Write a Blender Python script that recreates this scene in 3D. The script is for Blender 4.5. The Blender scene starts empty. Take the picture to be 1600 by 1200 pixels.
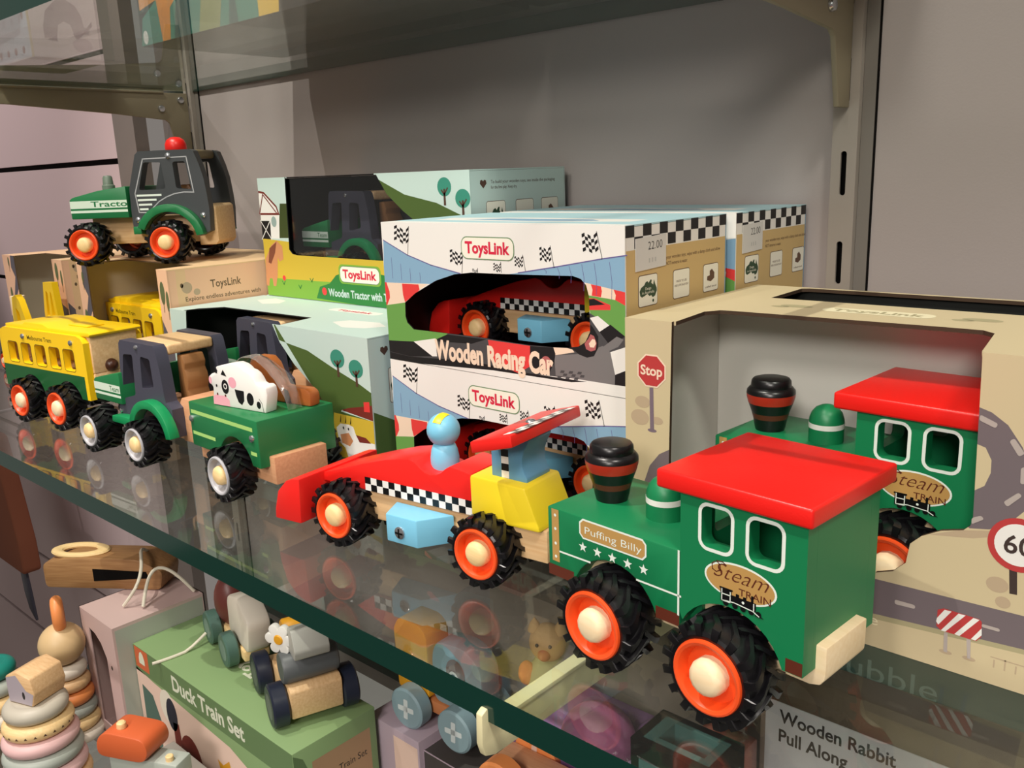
import bpy, bmesh, math, random
from mathutils import Vector, Matrix
from mathutils.geometry import delaunay_2d_cdt
SC = bpy.context.scene
COL = SC.collection
MM = 0.001
PI = math.pi
random.seed(4)

# ------------------------------------------------------------------ camera
cam_data = bpy.data.cameras.new('camera')
cam = bpy.data.objects.new('camera', cam_data)
COL.objects.link(cam)
cam_data.sensor_fit = 'HORIZONTAL'
cam_data.sensor_width = 36.0
cam_data.lens = 1382.56 / 1600 * 36.0
cam_data.clip_start = 0.01
_yaw, _pit, _rol = 0.743142911, 0.235523964, 0.0378766704
_f = Vector((-math.sin(_yaw) * math.cos(_pit), math.cos(_yaw) * math.cos(_pit), -math.sin(_pit)))
_r = Vector((math.cos(_yaw), math.sin(_yaw), 0))
_d = _f.cross(_r)
_r2 = math.cos(_rol) * _r + math.sin(_rol) * _d
_d2 = -math.sin(_rol) * _r + math.cos(_rol) * _d
cam.matrix_world = Matrix(((_r2.x, -_d2.x, -_f.x, 0), (_r2.y, -_d2.y, -_f.y, 0), (_r2.z, -_d2.z, -_f.z, 0.180), (0, 0, 0, 1)))
SC.camera = cam

# ------------------------------------------------------------------ world, lamps, exposure
SC.view_settings.view_transform = 'Standard'
SC.view_settings.look = 'None'
SC.view_settings.gamma = 1.0
SC.view_settings.use_curve_mapping = False
SC.view_settings.exposure = 0.32
world = bpy.data.worlds.new('shop_ambient')
SC.world = world
world.use_nodes = True
world.node_tree.nodes['Background'].inputs[0].default_value = (1.0, 0.90, 0.82, 1)
world.node_tree.nodes['Background'].inputs[1].default_value = 0.165


def spot(name, loc, target, watts, color, radius, angle):
    l = bpy.data.lights.new(name, 'SPOT')
    l.energy = watts
    l.color = color
    l.shadow_soft_size = radius
    l.spot_size = math.radians(angle)
    l.spot_blend = 0.6
    o = bpy.data.objects.new(name, l)
    COL.objects.link(o)
    o.location = loc
    o.rotation_euler = (Vector(target) - Vector(loc)).to_track_quat('-Z', 'Y').to_euler()
    return o


# ceiling track spots above the aisle, in front of the shelves
spot('track_spot', (-0.55, -0.285, 1.55), (-0.30, 0.26, 0.0), 54, (1.0, 0.925, 0.85), 0.006, 62)
spot('track_spot', (0.72, -0.31, 1.60), (-0.22, 0.30, 0.0), 46, (1.0, 0.925, 0.85), 0.13, 50)
spot('track_spot', (-0.95, -0.28, 1.55), (-0.74, 0.32, 0.12), 30, (1.0, 0.90, 0.84), 0.006, 42)
# added spot, brightens the upper slatted wall at the left
spot('track_spot', (-1.90, -0.20, 1.25), (-1.34, 0.50, 0.32), 42, (1.0, 0.88, 0.86), 0.008, 34)
# further lamps across the aisle, lower on the shelves' fronts
spot('track_spot', (-0.10, -1.45, 1.45), (-0.30, 0.30, 0.05), 48, (1.0, 0.925, 0.855), 0.20, 36)
spot('track_spot', (0.62, -1.60, 0.98), (-0.30, 0.36, -0.10), 62, (1.0, 0.925, 0.855), 0.22, 34)


# ------------------------------------------------------------------ helpers
def lin(c):
    c = c / 255.0
    return c / 12.92 if c <= 0.04045 else ((c + 0.055) / 1.055) ** 2.4


MATS = {}


def paint(name, rgb, rough=0.38, spec=0.5, metal=0.0, bump=0.0, scale=400):
    if name in MATS:
        return MATS[name]
    m = bpy.data.materials.new(name)
    m.use_nodes = True
    nt = m.node_tree
    b = nt.nodes['Principled BSDF']
    b.inputs['Base Color'].default_value = (*[lin(c) for c in rgb], 1)
    b.inputs['Roughness'].default_value = rough
    b.inputs['Specular IOR Level'].default_value = spec
    b.inputs['Metallic'].default_value = metal
    if bump:
        tc = nt.nodes.new('ShaderNodeTexCoord')
        n = nt.nodes.new('ShaderNodeTexNoise')
        n.inputs['Scale'].default_value = scale
        bp = nt.nodes.new('ShaderNodeBump')
        bp.inputs['Strength'].default_value = bump
        bp.inputs['Distance'].default_value = 0.0004
        nt.links.new(tc.outputs['Object'], n.inputs['Vector'])
        nt.links.new(n.outputs[0], bp.inputs['Height'])
        nt.links.new(bp.outputs[0], b.inputs['Normal'])
    MATS[name] = m
    return m


def wood(name, rgb, rgb2, stretch=(4, 60, 60), rough=0.5):
    if name in MATS:
        return MATS[name]
    m = bpy.data.materials.new(name)
    m.use_nodes = True
    nt = m.node_tree
    b = nt.nodes['Principled BSDF']
    b.inputs['Roughness'].default_value = rough
    tc = nt.nodes.new('ShaderNodeTexCoord')
    mp = nt.nodes.new('ShaderNodeMapping')
    mp.inputs['Scale'].default_value = stretch
    n = nt.nodes.new('ShaderNodeTexNoise')
    n.inputs['Scale'].default_value = 9
    n.inputs['Detail'].default_value = 4
    cr = nt.nodes.new('ShaderNodeValToRGB')
    cr.color_ramp.elements[0].position = 0.3
    cr.color_ramp.elements[1].position = 0.7
    cr.color_ramp.elements[0].color = (*[lin(c) for c in rgb2], 1)
    cr.color_ramp.elements[1].color = (*[lin(c) for c in rgb], 1)
    nt.links.new(tc.outputs['Object'], mp.inputs['Vector'])
    nt.links.new(mp.outputs[0], n.inputs['Vector'])
    nt.links.new(n.outputs[0], cr.inputs[0])
    nt.links.new(cr.outputs[0], b.inputs['Base Color'])
    MATS[name] = m
    return m


def sheet_glass(name, tint, rough=0.0, ior=1.5, haze=0.0):
    """clear sheet: fresnel mirror over tinted see-through"""
    m = bpy.data.materials.new(name)
    m.use_nodes = True
    nt = m.node_tree
    nt.nodes.clear()
    out = nt.nodes.new('ShaderNodeOutputMaterial')
    mix = nt.nodes.new('ShaderNodeMixShader')
    tr = nt.nodes.new('ShaderNodeBsdfTransparent')
    gl = nt.nodes.new('ShaderNodeBsdfGlossy')
    geo = nt.nodes.new('ShaderNodeNewGeometry')
    mr = nt.nodes.new('ShaderNodeMapRange')
    fr = nt.nodes.new('ShaderNodeFresnel')
    tr.inputs[0].default_value = (*tint, 1)
    gl.inputs['Color'].default_value = (0.95, 1, 0.97, 1)
    gl.inputs['Roughness'].default_value = rough
    mr.inputs['To Min'].default_value = ior
    mr.inputs['To Max'].default_value = 1 / ior
    nt.links.new(geo.outputs['Backfacing'], mr.inputs['Value'])
    nt.links.new(mr.outputs[0], fr.inputs['IOR'])
    nt.links.new(fr.outputs[0], mix.inputs[0])
    nt.links.new(tr.outputs[0], mix.inputs[1])
    nt.links.new(gl.outputs[0], mix.inputs[2])
    if haze:
        df = nt.nodes.new('ShaderNodeBsdfDiffuse')
        df.inputs[0].default_value = (0.62, 0.60, 0.56, 1)
        m2 = nt.nodes.new('ShaderNodeMixShader')
        m2.inputs[0].default_value = haze
        nt.links.new(mix.outputs[0], m2.inputs[1])
        nt.links.new(df.outputs[0], m2.inputs[2])
        nt.links.new(m2.outputs[0], out.inputs[0])
    else:
        nt.links.new(mix.outputs[0], out.inputs[0])
    return m


def ccw(p):
    a = sum(p[i][0] * p[(i + 1) % len(p)][1] - p[(i + 1) % len(p)][0] * p[i][1] for i in range(len(p)))
    return list(p) if a > 0 else list(p)[::-1]


def inside(pt, poly):
    x, y = pt
    r = False
    j = len(poly) - 1
    for i in range(len(poly)):
        xi, yi = poly[i]
        xj, yj = poly[j]
        if (yi > y) != (yj > y) and x < (xj - xi) * (y - yi) / (yj - yi) + xi:
            r = not r
        j = i
    return r


def ell(cx, cy, rx, ry=None, n=28, a0=0, a1=2 * PI):
    ry = rx if ry is None else ry
    full = abs(a1 - a0 - 2 * PI) < 1e-6
    k = n if full else n + 1
    return [(cx + rx * math.cos(a0 + (a1 - a0) * i / n), cy + ry * math.sin(a0 + (a1 - a0) * i / n)) for i in range(k)]


def rect(x0, y0, x1, y1):
    return [(x0, y0), (x1, y0), (x1, y1), (x0, y1)]


def rrect(x0, y0, x1, y1, r, n=5):
    p = []
    for cx, cy, a in ((x1 - r, y0 + r, -PI / 2), (x1 - r, y1 - r, 0), (x0 + r, y1 - r, PI / 2), (x0 + r, y0 + r, PI)):
        p += [(cx + r * math.cos(a + PI / 2 * i / n), cy + r * math.sin(a + PI / 2 * i / n)) for i in range(n + 1)]
    return p


def rquad(p, r, n=4):
    """polygon with every corner rounded off"""
    out = []
    m = len(p)
    for i in range(m):
        a, b, c = Vector(p[i - 1]), Vector(p[i]), Vector(p[(i + 1) % m])
        ra = min(r, (a - b).length * .45)
        rc = min(r, (c - b).length * .45)
        s = b + (a - b).normalized() * ra
        e = b + (c - b).normalized() * rc
        for k in range(n + 1):
            t = k / n
            q = (1 - t) ** 2 * s + 2 * t * (1 - t) * b + t * t * e
            out.append((q.x, q.y))
    return out


def grow(p, d):
    p = ccw(p)
    out = []
    m = len(p)
    for i in range(m):
        a, b, c = Vector(p[i - 1]), Vector(p[i]), Vector(p[(i + 1) % m])
        e1 = (b - a)
        e2 = (c - b)
        n1 = Vector((e1.y, -e1.x))
        n2 = Vector((e2.y, -e2.x))
        if n1.length < 1e-9 or n2.length < 1e-9:
            out.append((b.x, b.y))
            continue
        n1.normalize()
        n2.normalize()
        n = (n1 + n2)
        n = n / max(0.35, n.length_squared / 2)
        out.append((b.x + n.x * d, b.y + n.y * d))
    return out


def star(cx, cy, r, n=5):
    return [(cx + (r if i % 2 == 0 else r * .42) * math.sin(i * PI / n), cy + (r if i % 2 == 0 else r * .42) * math.cos(i * PI / n)) for i in range(2 * n)]


def stroke(pts, w):
    """flat ribbon along an open polyline"""
    out = []
    for i in range(len(pts) - 1):
        a, b = Vector(pts[i]), Vector(pts[i + 1])
        d = (b - a).normalized() * (w / 2)
        n = Vector((-d.y, d.x))
        out.append([tuple(a + n - d), tuple(a - n - d), tuple(b - n + d), tuple(b + n + d)])
    return out


_TXT = {}


def text2d(s, bold=0.0, shear=0.0):
    """glyph faces of a line of lettering, height of a capital = 1, origin at left baseline"""
    key = (s, bold, shear)
    if key in _TXT:
        return _TXT[key]
    cu = bpy.data.curves.new('lettering', 'FONT')
    cu.body = s
    cu.size = 1.0
    cu.offset = bold
    cu.shear = shear
    cu.resolution_u = 3
    cu.fill_mode = 'FRONT'
    o = bpy.data.objects.new('lettering', cu)
    COL.objects.link(o)
    dg = bpy.context.evaluated_depsgraph_get()
    me = bpy.data.meshes.new_from_object(o.evaluated_get(dg))
    V = [(v.co.x, v.co.y) for v in me.vertices]
    F = [tuple(p.vertices) for p in me.polygons]
    bpy.data.objects.remove(o)
    bpy.data.curves.remove(cu)
    bpy.data.meshes.remove(me)
    x0 = min(v[0] for v in V)
    x1 = max(v[0] for v in V)
    k = 1 / 0.70
    V = [((x - x0) * k, y * k) for x, y in V]
    _TXT[key] = (V, F, (x1 - x0) * k)
    return _TXT[key]


def Fy(x0, y0, z0):
    """sheet facing the shopper (-y)"""
    return lambda a, b, o=0.0: (x0 + a, y0 - o, z0 + b)


def Fyb(x0, y0, z0):
    return lambda a, b, o=0.0: (x0 + a, y0 + o, z0 + b)


def Fx(x0, y0, z0):
    """sheet facing +x"""
    return lambda a, b, o=0.0: (x0 + o, y0 + a, z0 + b)


def Ft(x0, y0, z0):
    """sheet facing up"""
    return lambda a, b, o=0.0: (x0 + a, y0 + b, z0 + o)


class MB:
    """collects shapes in millimetres, links them as ONE mesh object"""

    def __init__(self):
        self.v, self.f, self.m = [], [], []
        self.dv, self.df, self.dm = [], [], []
        self.mats = []
        self.lay = 0

    def mi(self, mat):
        if mat not in self.mats:
            self.mats.append(mat)
        return self.mats.index(mat)

    def add(self, vs, fs, mat):
        o = len(self.v)
        self.v += [tuple(v) for v in vs]
        k = self.mi(mat)
        for f in fs:
            self.f.append(tuple(i + o for i in f))
            self.m.append(k)
        return self

    def dec(self, vs, fs, mat):
        o = len(self.dv)
        self.dv += [tuple(v) for v in vs]
        k = self.mi(mat)
        for f in fs:
            self.df.append(tuple(i + o for i in f))
            self.dm.append(k)
        return self

    def box(self, x0, x1, y0, y1, z0, z1, mat):
        return self.add([(x0, y0, z0), (x1, y0, z0), (x1, y1, z0), (x0, y1, z0), (x0, y0, z1), (x1, y0, z1), (x1, y1, z1), (x0, y1, z1)],
                        [(3, 2, 1, 0), (4, 5, 6, 7), (0, 1, 5, 4), (1, 2, 6, 5), (2, 3, 7, 6), (3, 0, 4, 7)], mat)

    def prism(self, poly, a0, a1, axis, mat):
        n = len(poly)

        def P(p, a):
            if axis == 'y':
                return (p[0], a, p[1])
            if axis == 'x':
                return (a, p[0], p[1])
            return (p[0], p[1], a)
        vs = [P(p, a0) for p in poly] + [P(p, a1) for p in poly]
        fs = [tuple(range(n))[::-1], tuple(range(n, 2 * n))] + [(i, (i + 1) % n, n + (i + 1) % n, n + i) for i in range(n)]
        return self.add(vs, fs, mat)

    def loft(self, p0, p1, mat):
        """solid between two 3D loops of equal length"""
        n = len(p0)
        return self.add(list(p0) + list(p1), [tuple(range(n))[::-1], tuple(range(n, 2 * n))] + [(i, (i + 1) % n, n + (i + 1) % n, n + i) for i in range(n)], mat)

    def lathe(self, prof, c, axis, mat, n=32, closed=False, rng=None):
        vs, fs = [], []
        m = len(prof)
        for i in range(n):
            a = 2 * PI * i / n
            for r, h in prof:
                ca, sa = r * math.cos(a), r * math.sin(a)
                if axis == 'z':
                    vs.append((c[0] + ca, c[1] + sa, c[2] + h))
                elif axis == 'y':
                    vs.append((c[0] + ca, c[1] + h, c[2] + sa))
                else:
                    vs.append((c[0] + h, c[1] + ca, c[2] + sa))
        for i in range(n):
            j = (i + 1) % n
            for k in range(m if closed else m - 1):
                k2 = (k + 1) % m
                fs.append((i * m + k, j * m + k, j * m + k2, i * m + k2))
        if not closed:
            if prof[0][0] > 1e-6:
                fs.append(tuple(i * m for i in range(n)))
            if prof[-1][0] > 1e-6:
                fs.append(tuple(i * m + m - 1 for i in range(n)))
        return self.add(vs, fs, mat)

    def ball(self, c, r, mat, n=24, sz=1.0, sx=1.0, sy=1.0):
        k = n // 2
        prof = [(r * math.sin(PI * i / k), -r * math.cos(PI * i / k)) for i in range(k + 1)]
        prof[0] = (0, -r)
        prof[-1] = (0, r)
        o = len(self.v)
        self.lathe(prof, (0, 0, 0), 'z', mat, n)
        for i in range(o, len(self.v)):
            v = self.v[i]
            self.v[i] = (c[0] + v[0] * sx, c[1] + v[1] * sy, c[2] + v[2] * sz)
        return self

    def torus(self, c, R, r, axis, mat, n=36, k=14, flat=1.0):
        prof = [(R + r * math.cos(2 * PI * i / k), flat * r * math.sin(2 * PI * i / k)) for i in range(k)]
        return self.lathe(prof, c, axis, mat, n, closed=True)

    def tube(self, path, r, mat, n=8):
        P = [Vector(p) for p in path]
        vs, fs = [], []
        up = Vector((0.13, 0.27, 0.95))
        for i, p in enumerate(P):
            t = (P[min(i + 1, len(P) - 1)] - P[max(i - 1, 0)]).normalized()
            a = t.cross(up)
            if a.length < .05:
                a = t.cross(Vector((1, 0, 0)))
            a.normalize()
            b = t.cross(a)
            for k in range(n):
                q = p + r * (math.cos(2 * PI * k / n) * a + math.sin(2 * PI * k / n) * b)
                vs.append(tuple(q))
        for i in range(len(P) - 1):
            for k in range(n):
                k2 = (k + 1) % n
                fs.append((i * n + k, i * n + k2, (i + 1) * n + k2, (i + 1) * n + k))
        fs.append(tuple(range(n)))
        fs.append(tuple(range((len(P) - 1) * n, len(P) * n)))
        return self.add(vs, fs, mat)

    # ---- print on a surface
    def flat(self, poly, fr, mat, lay=1):
        o = 0.06 * lay
        return self.dec([fr(a, b, o) for a, b in poly], [tuple(range(len(poly)))], mat)

    def flats(self, polys, fr, mat, lay=1):
        for p in polys:
            self.flat(p, fr, mat, lay)
        return self

    def text(self, s, fr, x, y, h, mat, lay=2, w=None, bold=0.0, shear=0.0, align='l', slope=0.0, sx=1.0, clip=None):
        V, F, W = text2d(s, bold, shear)
        kx = h * sx
        if w:
            kx = w / W
        dx = {'l': 0, 'c': -W * kx / 2, 'r': -W * kx}[align]
        pts = [(x + dx + a * kx, y + b * h + slope * (dx + a * kx)) for a, b in V]
        if clip:
            F = [f for f in F if all(clip[0] <= pts[i][0] <= clip[1] for i in f)]
        o = 0.06 * lay
        return self.dec([fr(a, b, o) for a, b in pts], F, mat)

    def panel(self, fr, base, mat, layers=(), holes=(), th=0.7, inner=None, edge=None):
        """card sheet with printed areas, cut-outs and thickness; th goes inwards"""
        inner = inner or mat
        edge = edge or mat
        polys = [ccw(base)] + [ccw(p) for p, _ in layers] + [ccw(p) for p in holes]
        vv, ff = [], []
        for p in polys:
            o = len(vv)
            vv += [Vector(q) for q in p]
            ff.append(list(range(o, o + len(p))))
        R = delaunay_2d_cdt(vv, [], ff, 1, 1e-4)
        V, F = R[0], R[2]
        keep = []
        for f in F:
            c = sum((V[i] for i in f), Vector((0, 0))) / len(f)
            c = (c.x, c.y)
            if not inside(c, base) or any(inside(c, h) for h in holes):
                continue
            k = mat
            for p, m_ in layers:
                if inside(c, p):
                    k = m_
            keep.append((tuple(f), k))
        n = len(V)
        vs = [fr(v.x, v.y, 0) for v in V] + [fr(v.x, v.y, -th) for v in V]
        o = len(self.dv)
        self.dv += vs
        ed = {}
        for f, k in keep:
            self.df.append(tuple(i + o for i in f))
            self.dm.append(self.mi(k))
            self.df.append(tuple(i + o + n for i in f[::-1]))
            self.dm.append(self.mi(inner))
            for i in range(len(f)):
                a, b = f[i], f[(i + 1) % len(f)]
                ed[(a, b)] = ed.get((a, b), 0) + 1
        B = ccw(base)

        def on_rim(a, b):
            mx, my = (V[a].x + V[b].x) / 2, (V[a].y + V[b].y) / 2
            for i in range(len(B)):
                p, q = Vector(B[i - 1]), Vector(B[i])
                d = q - p
                t = max(0, min(1, (Vector((mx, my)) - p).dot(d) / max(d.length_squared, 1e-9)))
                if (p + d * t - Vector((mx, my))).length < 1e-3:
                    return True
            return False
        for (a, b) in ed:
            if (b, a) not in ed:
                self.df.append((b + o, a + o, a + o + n, b + o + n))
                self.dm.append(self.mi(mat if on_rim(a, b) else edge))
        return self

    def build(self, name, parent=None, bevel=0.0, seg=2, smooth=35, loc=None):
        bm = bmesh.new()
        vs = [bm.verts.new((x * MM, y * MM, z * MM)) for x, y, z in self.v]
        for f, k in zip(self.f, self.m):
            try:
                fa = bm.faces.new([vs[i] for i in f])
                fa.material_index = k
            except ValueError:
                pass
        if self.f:
            bmesh.ops.recalc_face_normals(bm, faces=bm.faces[:])
        if bevel:
            bm.normal_update()
            es = [e for e in bm.edges if len(e.link_faces) == 2 and e.calc_face_angle(0) > math.radians(28)]
            bmesh.ops.bevel(bm, geom=es, offset=bevel * MM, segments=seg, profile=0.5, affect='EDGES', clamp_overlap=True)
        for f in bm.faces:
            f.smooth = True
        if self.df:
            dv = [bm.verts.new((x * MM, y * MM, z * MM)) for x, y, z in self.dv]
            for f, k in zip(self.df, self.dm):
                try:
                    fa = bm.faces.new([dv[i] for i in f])
                    fa.material_index = k
                except ValueError:
                    pass
        me = bpy.data.meshes.new(name)
        bm.to_mesh(me)
        bm.free()
        for m in self.mats:
            me.materials.append(m)
        me.set_sharp_from_angle(angle=math.radians(smooth))
        o = bpy.data.objects.new(name, me)
        COL.objects.link(o)
        if parent:
            o.parent = parent
        if loc:
            o.location = [c * MM for c in loc]
        return o


def tag(o, label=None, cat=None, group=None, kind=None):
    if label:
        o['label'] = label
    if cat:
        o['category'] = cat
    if group:
        o['group'] = group
    if kind:
        o['kind'] = kind
    return o


def thing(name, label, cat, loc, yaw=0.0, group=None, scale=1.0):
    o = bpy.data.objects.new(name, None)
    o.empty_display_size = 0.01
    COL.objects.link(o)
    o.location = [c * MM for c in loc]
    o.rotation_euler = (0, 0, math.radians(yaw))
    o.scale = (scale,) * 3
    return tag(o, label, cat, group)


def dup(root, label, loc, yaw, scale=1.0, group=None):
    r = root.copy()
    COL.objects.link(r)
    r.location = [c * MM for c in loc]
    r.rotation_euler = (0, 0, math.radians(yaw))
    r.scale = (scale,) * 3
    r['label'] = label
    if group:
        r['group'] = group
    for ch in list(root.children):
        c = ch.copy()
        COL.objects.link(c)
        c.parent = r
        for g in list(ch.children):
            d = g.copy()
            COL.objects.link(d)
            d.parent = c
    return r
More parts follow.
